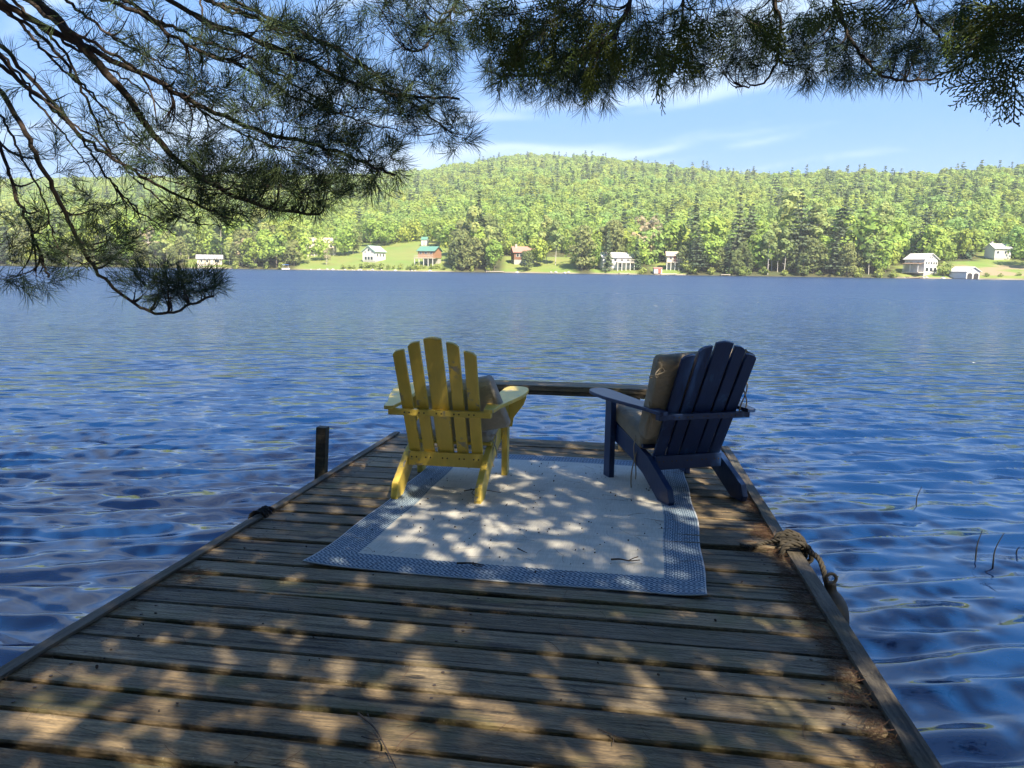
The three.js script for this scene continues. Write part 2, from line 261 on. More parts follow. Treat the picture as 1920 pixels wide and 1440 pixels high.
const kinds = {   // [name, label, category, crowns, trunk, foliage colour]
  maple: { name: 'maple_tree', label: 'round fresh green broadleaf tree on the far lakeshore', cat: 'tree', group: 'round green trees along the far shore', col: [0.125, 0.195, 0.040], geo: [0, 1, 2].map((k) => broadleaf(200 + k, 13, [9.5, 8.2, 10.5][k], 1250, 0.5, [20, 17, 24][k])), tr: trunkGeo(210, 13, 0.22, 6, 3.2, 0.3) },
  lime: { name: 'yellow_green_tree', label: 'bright yellow green broadleaf tree on the far lakeshore', cat: 'tree', group: 'yellow green trees along the far shore', col: [0.142, 0.192, 0.036], geo: [0, 1].map((k) => broadleaf(220 + k, 12, [8, 7][k], 1150, 0.48, 17)), tr: trunkGeo(222, 12, 0.18, 5, 2.6, 0.3) },
  poplar: { name: 'poplar_tree', label: 'tall narrow pale green broadleaf tree with a light trunk on the far shore', cat: 'tree', group: 'tall narrow pale trees along the far shore', col: [0.135, 0.180, 0.062], geo: [0, 1, 2].map((k) => broadleaf(230 + k, 17, [5.2, 6, 4.6][k], 1050, 0.45, 19, 0.26)), tr: trunkGeo(233, 17, 0.17, 9, 2.0, 0.2), bark: barkPale },
  cedar: { name: 'shore_cedar', label: 'dense olive cedar with foliage down to the waterline of the far shore', cat: 'tree', group: 'olive cedars along the far waterline', col: [0.088, 0.116, 0.042], geo: [0, 1, 2].map((k) => broadleaf(240 + k, 11, [6.6, 5, 7.6][k], 1500, 0.36, 26, 0.01)), tr: trunkGeo(243, 11, 0.2, 4, 2, 0.3) },
  spruce: { name: 'spruce_tree', label: 'dark green pointed spruce on the far lakeshore', cat: 'tree', group: 'dark spruces along the far shore', col: [0.055, 0.088, 0.042], geo: [0, 1].map((k) => conifer(250 + k, 16, [6, 5][k], 26, 11, 0.42, 0.4)), tr: trunkGeo(253, 16, 0.2, 0, 1, 0.3) },
  whitepine: { name: 'tall_white_pine', label: 'tall layered grey green pine with open tiers on the far shore', cat: 'tree', group: 'tall layered pines along the far shore', col: [0.056, 0.082, 0.044], geo: [0, 1, 2].map((k) => conifer(260 + k, 22, [11, 9, 10][k], 19, 13, 0.55, 1, 0.12, -0.06)), tr: trunkGeo(263, 22, 0.3, 6, 2.4, 0.3) },
  grey: { name: 'thin_leafed_tree', label: 'sparse grey tree with bare pale branches on the far shore', cat: 'tree', group: 'sparse grey trees along the far shore', col: [0.17, 0.165, 0.105], geo: [0, 1].map((k) => broadleaf(270 + k, 11, [5.5, 4.5][k], 420, 0.34, 14, 0.1)), tr: trunkGeo(273, 11, 0.16, 16, 2.2, 0.15), bark: barkPale },
  shrub: { name: 'shore_shrub', label: 'low leafy shrub at the edge of the far waterline', cat: 'shrub', group: 'shrubs along the far waterline', col: [0.120, 0.165, 0.042], geo: [0, 1].map((k) => broadleaf(280 + k, 2.4, 3.4, 320, 0.26, 10, 0.0)), tr: trunkGeo(283, 2.0, 0.05, 6, 0.9, 0.1) },
};
for (const k of Object.values(kinds)) k.mats = [0.88, 1, 1.12].map((f, i) => leafMat(k.col[0] * f * (1 + (i - 1) * 0.06), k.col[1] * f, k.col[2] * f));
const farTrees = [];
function plant(kind, px, s, scale = 1, R = Math.random, own) {
  const k = kinds[kind], [x, y, z] = farAt(px, s), t = thing(k.name, own ?? k.label, k.cat, own ? undefined : k.group);
  t.position.set(x, y - 0.1, z); t.rotation.y = R() * 6.283; const w = 0.85 + 0.35 * R(); t.scale.set(scale * w, scale, scale * w);
  part('trunk', k.tr, k.bark ?? barkGrey, t);
  part('crown', k.geo[Math.floor(R() * k.geo.length)], k.mats[Math.floor(R() * k.mats.length)], t);
  farTrees.push([x, z, 2.2 * scale]);
}
{
  const R = rng(300);
  // single trees that stand out in front of the lawns and houses
  for (const [kind, px, s, sc, own] of [
    ['cedar', 862, 3, 1.22], ['cedar', 888, 4, 1.05], ['cedar', 917, 3, 0.98], ['cedar', 848, 6, 0.9], ['cedar', 985, 2, 0.62, 'small dense cedar in front of the brown cabin with the red roof'],
    ['lime', 1004, 9, 0.95, 'yellow green tree beside the brown cabin with the red roof'], ['poplar', 1021, 16, 1.0], ['poplar', 1038, 12, 0.95], ['cedar', 1088, 4, 1.36, 'broad olive cedar dome between the brown cabin and the white porch house'],
    ['spruce', 1136, 3, 0.86, 'thin spruce in front of the white porch house'], ['maple', 645, 33, 0.95], ['maple', 600, 20, 0.7], ['grey', 610, 9, 0.6], ['cedar', 660, 38, 0.9], ['cedar', 548, 6, 0.95], ['maple', 556, 10, 0.95],
    ['whitepine', 1378, 7, 1.15], ['whitepine', 1398, 9, 0.95], ['whitepine', 1492, 7, 1.2], ['whitepine', 1512, 10, 0.95], ['whitepine', 1568, 9, 0.9], ['spruce', 1244, 22, 1.2], ['spruce', 1190, 6, 0.7], ['maple', 1192, 9, 0.75], ['maple', 1112, 6, 0.7], ['cedar', 1278, 6, 0.75], ['whitepine', 1252, 32, 1.0], ['whitepine', 1730, 24, 0.9], ['lime', 1815, 34, 0.9], ['lime', 1800, 30, 0.8], ['maple', 1928, 16, 0.85], ['whitepine', 1925, 34, 0.9], ['shrub', 1764, 3, 1.5], ['shrub', 1772, 5, 1.3], ['shrub', 1284, 3, 1.5], ['shrub', 1296, 3, 1.3],
    ['grey', 452, 4, 0.95], ['spruce', 458, 3, 0.55], ['grey', 475, 3, 0.8], ['poplar', 428, 5, 0.55], ['lime', 808, 74, 0.7], ['maple', 775, 80, 0.7], ['maple', 830, 60, 0.9], ['maple', 842, 30, 0.95], ['maple', 720, 66, 0.9], ['maple', 692, 60, 0.95],
  ]) plant(kind, px, s, sc, R, own);
  // shrubs along the lawn by the water
  for (let px = 640; px < 832; px += 9 + 5 * R()) plant('shrub', px, 1.6 + 1.4 * R(), 0.42 + 0.4 * R(), R);
  for (let px = 1790; px < 1915; px += 22 + 14 * R()) plant('shrub', px, 2 + 2 * R(), 0.35 + 0.3 * R(), R);
  for (let px = -20; px < 1940; px += 24 + 16 * R()) if (!cleared(px, 2)) plant('shrub', px, 0.6 + 1.0 * R(), 0.5 + 0.6 * R(), R);
  // the rows that stand along the shore
  const mix = [['cedar', 0.30], ['maple', 0.27], ['poplar', 0.15], ['lime', 0.10], ['spruce', 0.04], ['grey', 0.05], ['whitepine', 0.05]];
  for (const [s0, gap, sc] of [[3.2, 17, 0.9], [9, 18, 1.25], [17, 20, 1.4]]) for (let px = -30; px < 1960; px += gap * (0.6 + 0.8 * R())) {
    const s = s0 + (R() - 0.5) * 5; if (cleared(px - 9, s) || cleared(px + 9, s) || cleared(px, s)) continue;
    let u = R(), kind = 'maple'; for (const [k, w] of mix) { if (u < w) { kind = k; break; } u -= w; }
    if (s0 < 5 && (kind === 'maple' || kind === 'poplar') && R() < 0.5) kind = 'cedar';
    if (px > 1180 && px < 1690 && R() < 0.25) kind = R() < 0.5 ? 'whitepine' : 'poplar';
    plant(kind, px, s, sc * (0.72 + 0.42 * R()) * (kind === 'whitepine' ? 0.8 : 1) * (px < 560 ? 0.92 : 1), R);
  }
}
// the wood that covers the hill: one mass of many crowns
{
  const R = rng(400), M = new THREE.Matrix4(), q = new THREE.Quaternion(), up = V(0, 1, 0), c = new THREE.Color();
  const protos = [['hill_broadleaf', broadleaf(410, 9.5, 9.5, 1300, 0.44, 18, 0.02), [0.120, 0.185, 0.042]], ['hill_broadleaf', broadleaf(411, 11, 8.6, 1250, 0.43, 16, 0.02), [0.125, 0.180, 0.045]], ['hill_broadleaf', broadleaf(412, 9, 11, 1450, 0.46, 22, 0.02), [0.135, 0.19, 0.038]], ['hill_conifer', conifer(413, 15, 5.6, 15, 8, 0.62, 0.4), [0.052, 0.085, 0.040]], ['hill_conifer', conifer(414, 16, 8.5, 11, 9, 0.75, 1, 0.12, -0.05), [0.062, 0.090, 0.045]]];
  const spots = protos.map(() => []);
  const step = 6.2;
  for (let D = 236; D < 1180; D += step) for (let L = -0.82 * D - 10; L < 0.8 * D + 10; L += step) {
    const d = D + (R() - 0.5) * step * 0.95, l = L + (R() - 0.5) * step * 0.95, s = d - shoreD(l); if (s < 14) continue;
    const px = 960 + 1458 * l / d; if (px < -130 || px > 2050) continue;
    const sr = table(ridgeFar, px) - shoreD(l); if (s > sr * 1.12 + 12) continue;
    if (cleared(px, s) || cleared(px - 6, s - 4) || cleared(px + 6, s - 4)) continue;
    const [x, z] = XZ(d, l), patch = fbm(x * 0.012 + 4, z * 0.012, 3, 401), conif = patch > 0.64 ? 0.18 : s > sr * 0.93 ? 0.035 : 0.045;
    const k = R() < conif ? (R() < 0.7 ? 3 : 4) : Math.floor(R() * 3), sc = (0.72 + 0.5 * R()) * (k > 2 && s > sr * 0.88 ? 0.8 : 1) * (s > sr * 0.9 ? 0.8 : 1);
    const w = sc * (0.85 + 0.35 * R());
    M.compose(V(x, land(x, z) - 0.6, z), q.setFromAxisAngle(up, R() * 6.283), V(w, sc, w));
    const b = 0.9 + 0.34 * R(), yel = 0.8 * (fbm(x * 0.03, z * 0.03 + 8, 3, 402) - 0.5) + (R() - 0.5) * 0.38;
    spots[k].push([M.clone(), b * (1 + 0.5 * yel), b * (1 + 0.12 * yel), b * (1 - 0.3 * yel)]);
  }
  const wood = new THREE.Group(); wood.name = 'hill_forest'; scene.add(wood); wood.userData.kind = 'stuff'; wood.userData.label = 'mixed green forest covering the hill behind the lakeshore'; wood.userData.category = 'forest';
  protos.forEach(([name, g, col], k) => {
    const im = new THREE.InstancedMesh(g, leafMat(...col), spots[k].length); im.name = name; im.userData.kind = 'stuff';
    spots[k].forEach(([m, r, gg, b], i) => { im.setMatrixAt(i, m); im.setColorAt(i, c.setRGB(r, gg, b)); }); im.castShadow = im.receiveShadow = true; wood.add(im);
  });
  console.log('hill trees', spots.map((s) => s.length).join(' '));
}
// ---------------------------------------------------------------- houses on the far shore
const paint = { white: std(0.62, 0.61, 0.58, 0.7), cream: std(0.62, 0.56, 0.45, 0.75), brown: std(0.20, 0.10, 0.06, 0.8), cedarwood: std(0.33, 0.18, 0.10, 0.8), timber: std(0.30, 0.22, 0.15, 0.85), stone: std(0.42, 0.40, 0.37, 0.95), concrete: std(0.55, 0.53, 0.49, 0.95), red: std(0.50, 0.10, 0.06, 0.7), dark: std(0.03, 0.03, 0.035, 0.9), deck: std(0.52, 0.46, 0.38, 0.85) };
const roofs = { green: std(0.11, 0.25, 0.19, 0.55), palegreen: std(0.36, 0.50, 0.40, 0.5), grey: std(0.36, 0.36, 0.37, 0.8), white: std(0.56, 0.555, 0.54, 0.6), red: std(0.40, 0.20, 0.16, 0.75), tan: std(0.52, 0.43, 0.32, 0.8), brown: std(0.24, 0.17, 0.12, 0.85) };
const glass = phys(0.03, 0.04, 0.05, { roughness: 0.08, ior: 1.5 });
// local axes: +z is the side towards the lake, ridge along 'x' or 'z'
function house(name, label, o) {
  const t = thing(name, label, o.cat ?? 'house'), { w, d, h, r } = o, [x, y, z] = farAt(o.px, o.s), b = o.lift ?? 0, ov = o.over ?? 0.45;
  t.position.set(x, y + (o.dy ?? 0), z); t.rotation.y = Math.atan2(-FX, -FZ) + (o.turn ?? 0) * Math.PI / 180;
  const along = o.ridge === 'x' ? w : d, across = o.ridge === 'x' ? d : w, spin = (g) => (o.ridge === 'x' ? g.rotateY(Math.PI / 2) : g);
  const tri = new THREE.Shape([[-across / 2, 0], [across / 2, 0], [0, r]].map(([a, c]) => new THREE.Vector2(a, c)));
  const gable = spin(new THREE.ExtrudeGeometry(tri, { depth: along - 0.02, bevelEnabled: false }).translate(0, 0, -along / 2 + 0.01)).translate(0, b + h, 0);
  part('wall', join([box(0, b + h / 2, 0, w, h, d).deleteAttribute('uv'), gable.deleteAttribute('uv')]), o.wall, t);
  if (o.foot !== false) part('foundation', box(0, b / 2 - 0.8, 0, w * 0.98, b + 1.6, d * 0.98), paint.stone, t);
  const run = across / 2 + ov, rise = r / (across / 2) * run, len = Math.hypot(run, rise), an = Math.atan2(rise, run), slabs = [];
  for (const sd of [-1, 1]) slabs.push(spin(box(0, 0, 0, len, 0.16, along + 2 * ov).rotateZ(-sd * an).translate(sd * run / 2, r - rise / 2 + 0.10, 0)).translate(0, b + h, 0));
  const roof = part('roof', join(slabs), o.roof, t);
  if (o.chimney) part('chimney', box(o.chimney[0], b + h + r * 0.75, o.chimney[1], 0.7, r + 0.9, 0.7), paint.stone, roof);
  const put = (face, u, v, ww, hh) => { const deep = 0.12; return face === 'f' ? [u, v, d / 2, ww, hh, deep] : face === 'l' ? [-w / 2, v, u, deep, hh, ww] : [w / 2, v, u, deep, hh, ww]; };
  for (const [f, u, v, ww, hh] of o.windows ?? []) {
    const [cx, cy, cz, sx, sy, sz] = put(f, u, b + v, ww, hh), fr = part('window', box(cx, cy, cz, sx, sy, sz), o.trim ?? paint.white, t);
    part('pane', box(cx, cy, cz, f === 'f' ? sx - 0.22 : sx + 0.06, sy - 0.22, f === 'f' ? sz + 0.06 : sz - 0.22), glass, fr);
  }
  for (const [f, u, v, ww, hh, m] of o.doors ?? []) { const [cx, cy, cz, sx, sy, sz] = put(f, u, b + v, ww, hh); part('door', box(cx, cy, cz, sx, sy, sz), m ?? paint.timber, t); }
  if (o.deck) {                                         // platform on posts with a railing
    const [dw, dd, dh, cx = 0] = o.deck, z0 = d / 2 + dd / 2;
    const fl = part('deck', box(cx, dh, z0 + 0.01, dw, 0.22, dd), paint.deck, t);
    const rail = [box(cx, dh + 1.05, d / 2 + dd - 0.06, dw, 0.1, 0.1), box(cx, dh + 0.3, d / 2 + dd - 0.06, dw, 0.07, 0.07)];
    for (let i = 0; i <= Math.round(dw / 0.45); i++) rail.push(box(cx - dw / 2 + 0.06 + (dw - 0.12) * i / Math.round(dw / 0.45), dh + 0.55, d / 2 + dd - 0.06, 0.07, 0.95, 0.06));
    if (o.rail !== false) part('railing', join(rail), o.railMat ?? paint.deck, fl);
    for (let i = 0; i <= 4; i++) part('post', box(cx - dw / 2 + 0.15 + (dw - 0.3) * i / 4, dh / 2 - 0.8, d / 2 + dd - 0.18, 0.22, dh + 1.4, 0.22), paint.white, t);
  }
  if (o.porch) { const [pw, pd, ph] = o.porch; part('porch_roof', box(0, b + ph, d / 2 + pd / 2, pw, 0.16, pd, [0.12, 0, 0]), o.roof, t); for (let i = 0; i <= 5; i++) part('porch_post', box(-pw / 2 + 0.2 + (pw - 0.4) * i / 5, b + ph / 2 - 0.1, d / 2 + pd - 0.25, 0.2, ph - 0.1, 0.2), paint.white, t); part('porch_floor', box(0, b + 0.1, d / 2 + pd / 2, pw, 0.25, pd), paint.deck, t); }
  return t;
}
house('cottage', 'low white lakeside cottage with a long grey roof', { px: 391, s: 6, w: 8.6, d: 5.6, h: 2.1, r: 1.35, ridge: 'x', wall: paint.cream, roof: roofs.grey, turn: 20, windows: [['f', -2.8, 1.3, 0.8, 1], ['f', -0.9, 1.3, 0.8, 1], ['f', 2.6, 1.3, 1.6, 1]], doors: [['f', 0.8, 1.0, 0.9, 2, paint.white]] });
house('hillside_house', 'tan two storey house half hidden by trees above the lawn', { px: 600, s: 36, w: 12, d: 7.5, h: 4.3, r: 1.9, ridge: 'x', wall: paint.cream, roof: roofs.tan, turn: 12, windows: [['f', -4, 3.1, 1.1, 1.2], ['f', -2, 3.1, 1.1, 1.2], ['f', 1, 3.1, 1.1, 1.2], ['f', 4, 3.1, 1.1, 1.2], ['f', -3, 1.1, 2, 1.4]], deck: [10, 2.2, 2.2] });
house('gable_house', 'white house with a pale green roof on the sloping lawn', { px: 699, s: 21, w: 5.6, d: 7, h: 3.4, r: 2.0, ridge: 'z', wall: paint.white, roof: roofs.palegreen, turn: -24, windows: [['f', -1.3, 0.9, 1.1, 1.3], ['f', 0, 0.9, 1.1, 1.3], ['f', 1.3, 0.9, 1.1, 1.3], ['f', -1.5, 3.2, 0.7, 0.5], ['f', 0, 3.9, 0.9, 0.9], ['f', 1.5, 3.2, 0.7, 0.5], ['r', 2, 2.1, 0.9, 1.2], ['r', 0.2, 2.1, 0.9, 1.2], ['r', -2, 2.1, 0.9, 1.2]] });
house('lake_cabin', 'wooden cabin with a green metal roof on white posts over the lawn', { px: 803, s: 13, w: 6.6, d: 5.6, h: 2.5, r: 1.5, ridge: 'x', wall: paint.cedarwood, roof: roofs.green, lift: 2.2, turn: -22, foot: false, windows: [['f', -2.1, 1.75, 1, 0.8], ['f', 0, 1.75, 1, 0.8], ['f', 2.1, 1.75, 1, 0.8]], doors: [['f', 1.1, 1, 0.9, 1.9]], deck: [7.6, 2, 2.1] });
{ const c = scene.children[scene.children.length - 1]; part('basement_wall', box(0, 0.3, -1.6, 6.2, 3.6, 2.2), paint.stone, c); }
house('garden_shed', 'tiny white shed with a green roof above the lawn', { px: 794, s: 64, w: 2.5, d: 2.6, h: 2.4, r: 1.1, ridge: 'x', wall: paint.white, roof: roofs.green, over: 0.2, cat: 'shed', turn: -8, doors: [['f', 0, 0.95, 0.8, 1.8, paint.stone]] });
house('brown_cabin', 'brown cabin with a red roof and stone chimney beside a yellow green tree', { px: 977, s: 16, w: 7.4, d: 6, h: 2.6, r: 1.9, ridge: 'x', wall: paint.brown, roof: roofs.red, turn: 10, lift: 1.0, chimney: [-2.6, 0.6], windows: [['f', -2.4, 1.5, 1.0, 1.1], ['f', -1.2, 1.5, 1.0, 1.1], ['f', 0.2, 1.5, 1.0, 1.1], ['f', 1.6, 1.5, 1.0, 1.1], ['f', 2.8, 1.5, 1.0, 1.1]] });
house('porch_house', 'white two storey house with a white roof and open porch', { px: 1151, s: 8, w: 10.6, d: 6.5, h: 3.6, r: 1.5, ridge: 'x', wall: paint.white, roof: roofs.white, turn: 8, windows: [['f', -4, 2.7, 1, 0.9], ['f', -1, 2.7, 1, 0.9], ['f', 1.2, 2.7, 1, 0.9], ['f', 3.4, 2.7, 1, 0.9], ['f', -4.2, 0.9, 0.9, 1.2], ['f', -2.6, 0.9, 0.9, 1.2], ['f', 1, 0.9, 1.2, 1.3]], deck: [6, 2, 1.9, 2.2] });
house('deck_cottage', 'small pale cottage with a hipped looking roof and raised deck', { px: 1260, s: 10, w: 5, d: 4.6, h: 2.1, r: 1.3, ridge: 'x', wall: paint.cream, roof: roofs.tan, lift: 2, turn: -6, foot: true, windows: [['f', -1.3, 1.2, 1, 0.9], ['f', 1.4, 1.2, 1, 0.9]], doors: [['f', 0.1, 1, 0.9, 1.9, paint.red]], deck: [5.6, 1.8, 1.9] });
house('hidden_cabin', 'dark brown cabin almost hidden between pines', { px: 1361, s: 13, w: 5.4, d: 5, h: 3.6, r: 1.2, ridge: 'x', wall: paint.brown, roof: roofs.brown, lift: 2.2, windows: [['f', -1.4, 2.4, 0.9, 0.9], ['f', 0.4, 2.4, 0.9, 0.9], ['f', 1.8, 2.4, 0.9, 0.9]], foot: true });
house('two_storey_house', 'large white two storey house with a lakeside porch', { px: 1722, s: 6, w: 6.2, d: 7, h: 4.3, r: 1.7, ridge: 'z', wall: paint.white, roof: roofs.white, turn: 26, windows: [['f', -0.5, 4.9, 0.5, 0.8], ['f', 0.4, 4.9, 0.5, 0.8], ['f', -2.3, 3.1, 0.8, 0.9], ['f', -1.1, 3.1, 0.8, 0.9], ['f', 0.1, 3.1, 0.8, 0.9], ['f', 1.3, 3.1, 0.8, 0.9], ['f', 2.4, 3.1, 0.8, 0.9], ['f', -1.8, 1.1, 1.4, 1.3], ['f', 0.2, 1.1, 1.4, 1.3], ['f', 2, 1.1, 1.2, 1.3], ['l', -1, 3, 1, 1], ['l', 1.4, 3, 1, 1]] });
{ const h = scene.children[scene.children.length - 1]; part('lean_to_roof', box(-4.1, 3.0, 0.4, 2.7, 0.14, 6.2, [0, 0, 0.16]), roofs.brown, h); for (const z of [-2.2, 0.2, 2.9]) part('porch_post', box(-5.2, 1.3, z, 0.18, 2.9, 0.18), paint.white, h); part('porch_floor', box(-4.2, 0.15, 0.4, 2.4, 0.3, 6), paint.deck, h); }
{
  const b = house('boathouse', 'white boathouse with two arched bays standing at the waterline', { px: 1805, s: 1.2, dy: -0.35, w: 5.4, d: 6, h: 2.2, r: 1.3, ridge: 'z', wall: paint.white, roof: roofs.white, turn: 20, foot: false, cat: 'boathouse' });
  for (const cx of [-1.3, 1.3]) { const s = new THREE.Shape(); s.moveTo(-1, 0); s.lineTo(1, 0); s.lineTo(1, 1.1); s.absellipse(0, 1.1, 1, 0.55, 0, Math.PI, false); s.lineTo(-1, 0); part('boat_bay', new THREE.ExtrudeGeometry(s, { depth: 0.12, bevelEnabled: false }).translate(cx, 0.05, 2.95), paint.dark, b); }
}
house('upper_house', 'white house high on the clearing above the boathouse', { px: 1863, s: 31, w: 5.8, d: 5, h: 3.2, r: 1.5, ridge: 'x', wall: paint.white, roof: roofs.white, turn: 6, chimney: [-2.0, -0.6], windows: [['f', 0.9, 1.9, 0.8, 1.1], ['f', 1.9, 1.9, 0.8, 1.1], ['f', -1.8, 1.9, 0.9, 1.0]] });
// landing stages and boats at the far waterline
function stage(px, s, w, len, label, m = paint.deck) { const [x, , z] = farAt(px, s), t = thing('landing_stage', label, 'dock', undefined); t.position.set(x, 0, z); t.rotation.y = Math.atan2(-FX, -FZ); part('deck', box(0, 0.42, 0, w, 0.16, len), m, t); for (const a of [-1, 1]) for (const b of [-1, 1]) part('post', box(a * (w / 2 - 0.2), -0.1, b * (len / 2 - 0.2), 0.16, 1.1, 0.16), paint.timber, t); }
stage(392, -1.5, 9, 2.4, 'long pale landing stage in front of the low white cottage', paint.concrete); stage(925, -1.5, 6, 2.6, 'grey landing stage under the olive cedars'); stage(1168, -1.8, 3.6, 3, 'landing stage in front of the white porch house'); stage(1250, -1.2, 5.2, 2.2, 'pale landing stage below the cottage with the raised deck', paint.concrete); stage(1357, -1, 3, 2, 'small landing stage below the hidden brown cabin'); stage(1712, -1.2, 4.6, 2.2, 'landing stage in front of the large white house', paint.timber);
house('red_boat_shed', 'small red and white shed on the waterline beside a landing stage', { px: 1230, s: 1.6, dy: -0.2, w: 2.6, d: 2.2, h: 1.5, r: 0.35, ridge: 'x', wall: paint.white, roof: roofs.red, over: 0.15, cat: 'shed', foot: false, doors: [['f', 0.5, 0.75, 0.9, 1.3, paint.red]] });
{
  const [x, , z] = farAt(533, -1.6), t = thing('pontoon_boat', 'small boat with a blue canopy moored at the far shore', 'boat'); t.position.set(x, 0, z); t.rotation.y = 0.3;
  part('hull', rbox(0, 0.25, 0, 2.8, 0.6, 1.6, 0.2), paint.white, t); part('canopy', rbox(0, 1.75, 0, 2.2, 0.16, 1.6, 0.07), std(0.08, 0.20, 0.55, 0.8), t); for (const a of [-0.9, 0.9]) for (const b of [-0.6, 0.6]) part('canopy_pole', box(a, 1.1, b, 0.06, 1.3, 0.06), paint.stone, t);
}
// stones along the lawn edge
{
  const R = rng(450), sg = new THREE.IcosahedronGeometry(0.5, 1), p = sg.attributes.position; for (let i = 0; i < p.count; i++) { const k = 0.8 + 0.4 * hash2(Math.round(p.getX(i) * 50), Math.round(p.getZ(i) * 50 + p.getY(i) * 131)); p.setXYZ(i, p.getX(i) * k, p.getY(i) * k * 0.7, p.getZ(i) * k); } sg.computeVertexNormals();
  for (let i = 0; i < 34; i++) { const px = i < 22 ? 566 + R() * 262 : i < 28 ? 945 + R() * 120 : 1690 + R() * 90, [x, y, z] = farAt(px, 0.2 + R() * 0.8), m = solo('shore_stone', sg, paint.stone, 'pale rounded stone at the foot of a lawn on the far shore', 'stone', 'stones along the far lawns'); m.position.set(x, Math.max(0.02, y), z); m.scale.setScalar(0.5 + R() * 0.9); m.rotation.y = R() * 6; }
}
// ---------------------------------------------------------------- the dock; it dips a little towards the lake
const DOCK_TILT = 0.02604, deckX = -1.84, deckX2 = 0.78, DECK_END = 5.93;
const dockM = new THREE.Matrix4().makeRotationX(-DOCK_TILT).setPosition(0.0012, 0.4504, 0.0307);
const dockQ = new THREE.Quaternion().setFromRotationMatrix(dockM);
const onDock = (u, h, w) => V(u, h, -w).applyMatrix4(dockM);     // u along the planks, w out along the dock
function placeOnDock(o, u, h, w, yaw = 0) { o.position.copy(onDock(u, h, w)); o.quaternion.copy(dockQ).multiply(new THREE.Quaternion().setFromAxisAngle(V(0, 1, 0), yaw)); return o; }
// weathered wood: grain along u, 2.8 m x 1.4 m
const woodN = [1024, 1024];
function woodField(seed) {
  const [W, H] = woodN, f = new Float32Array(W * H), K = rng(seed + 1), knots = [...Array(26)].map(() => [K() * 2.8, K() * 1.4, 0.006 + 0.012 * K()]);
  for (let y = 0; y < H; y++) for (let x = 0; x < W; x++) {
    const u = x / W, v = y / H; let bend = 0.02 * (fbm(u * 4, v * 6, 3, seed, 4, 6) - 0.5), knot = 0;
    for (const [ku, kv, kr] of knots) { const du = (u * 2.8 - ku) / 2.6, dv = v * 1.4 - kv; if (Math.abs(du) > 0.06 || Math.abs(dv) > 0.06) continue; const d = Math.hypot(du, dv); bend += Math.sign(dv) * 0.010 * Math.exp(-d * d / (kr * kr * 5)); knot = Math.max(knot, 1 - smooth(kr * 0.5, kr, d)); }
    const g1 = fbm(u * 6, (v + bend) * 130, 3, seed + 7, 6, 130), g2 = 0.55 * vnoise(u * 70, (v + bend * 0.5) * 300, seed + 9, 70, 300) + 0.45 * vnoise(u * 330, v * 420, seed + 10, 330, 420), crack = Math.pow(vnoise(u * 5, (v + bend) * 72, seed + 12, 5, 72), 9);
    f[y * W + x] = clamp(0.50 * g1 + 0.46 * g2 - 1.1 * crack - 0.35 * knot);
  }
  return f;
}
const woodF = woodField(501);
function woodColour(base, dark, green, spots) {
  const [W, H] = woodN;
  return dataTex(W, H, (x, y) => {
    const u = x / W, v = y / H, g = woodF[y * W + x], blot = fbm(u * 9, v * 12, 4, 531, 9, 12), alg = smooth(0.52, 0.72, fbm(u * 14 + 3, v * 9, 4, 541, 14, 9)) * green, sp = vnoise(u * 420, v * 210, 551, 420, 210) > 1 - spots && vnoise(u * 30, v * 18, 552, 30, 18) > 0.55 ? 1 : 0;
    const k = clamp(-0.12 + 1.55 * g + 0.7 * (blot - 0.5));
    return [0, 1, 2].map((c) => toS(lerp(lerp(lerp(dark[c], base[c], k), [0.10, 0.105, 0.045][c], alg * 0.6), [0.42, 0.42, 0.36][c], sp * 0.7)));
  }, true);
}
const woodBump = dataTex(...woodN, (x, y) => woodF[y * woodN[0] + x], false, 1);
const deckTex = [woodColour([0.235, 0.187, 0.122], [0.021, 0.017, 0.012], 1, 0.03), woodColour([0.195, 0.166, 0.120], [0.019, 0.016, 0.013], 0.5, 0.02)];
const woodRough = dataTex(...[512, 256], (x, y) => 0.62 + 0.34 * fbm(x / 32, y / 16, 4, 561, 16, 16), false, 1);
const deckMats = [0.74, 0.98, 1.2].flatMap((k) => deckTex.map((t) => std(k, k * 0.92, k * 0.78, 1, { map: t, bumpMap: woodBump, bumpScale: 0.006, roughnessMap: woodRough })));
const oldWood = std(0.48, 0.48, 0.48, 1, { map: deckTex[1], bumpMap: woodBump, bumpScale: 0.003, roughnessMap: woodRough });
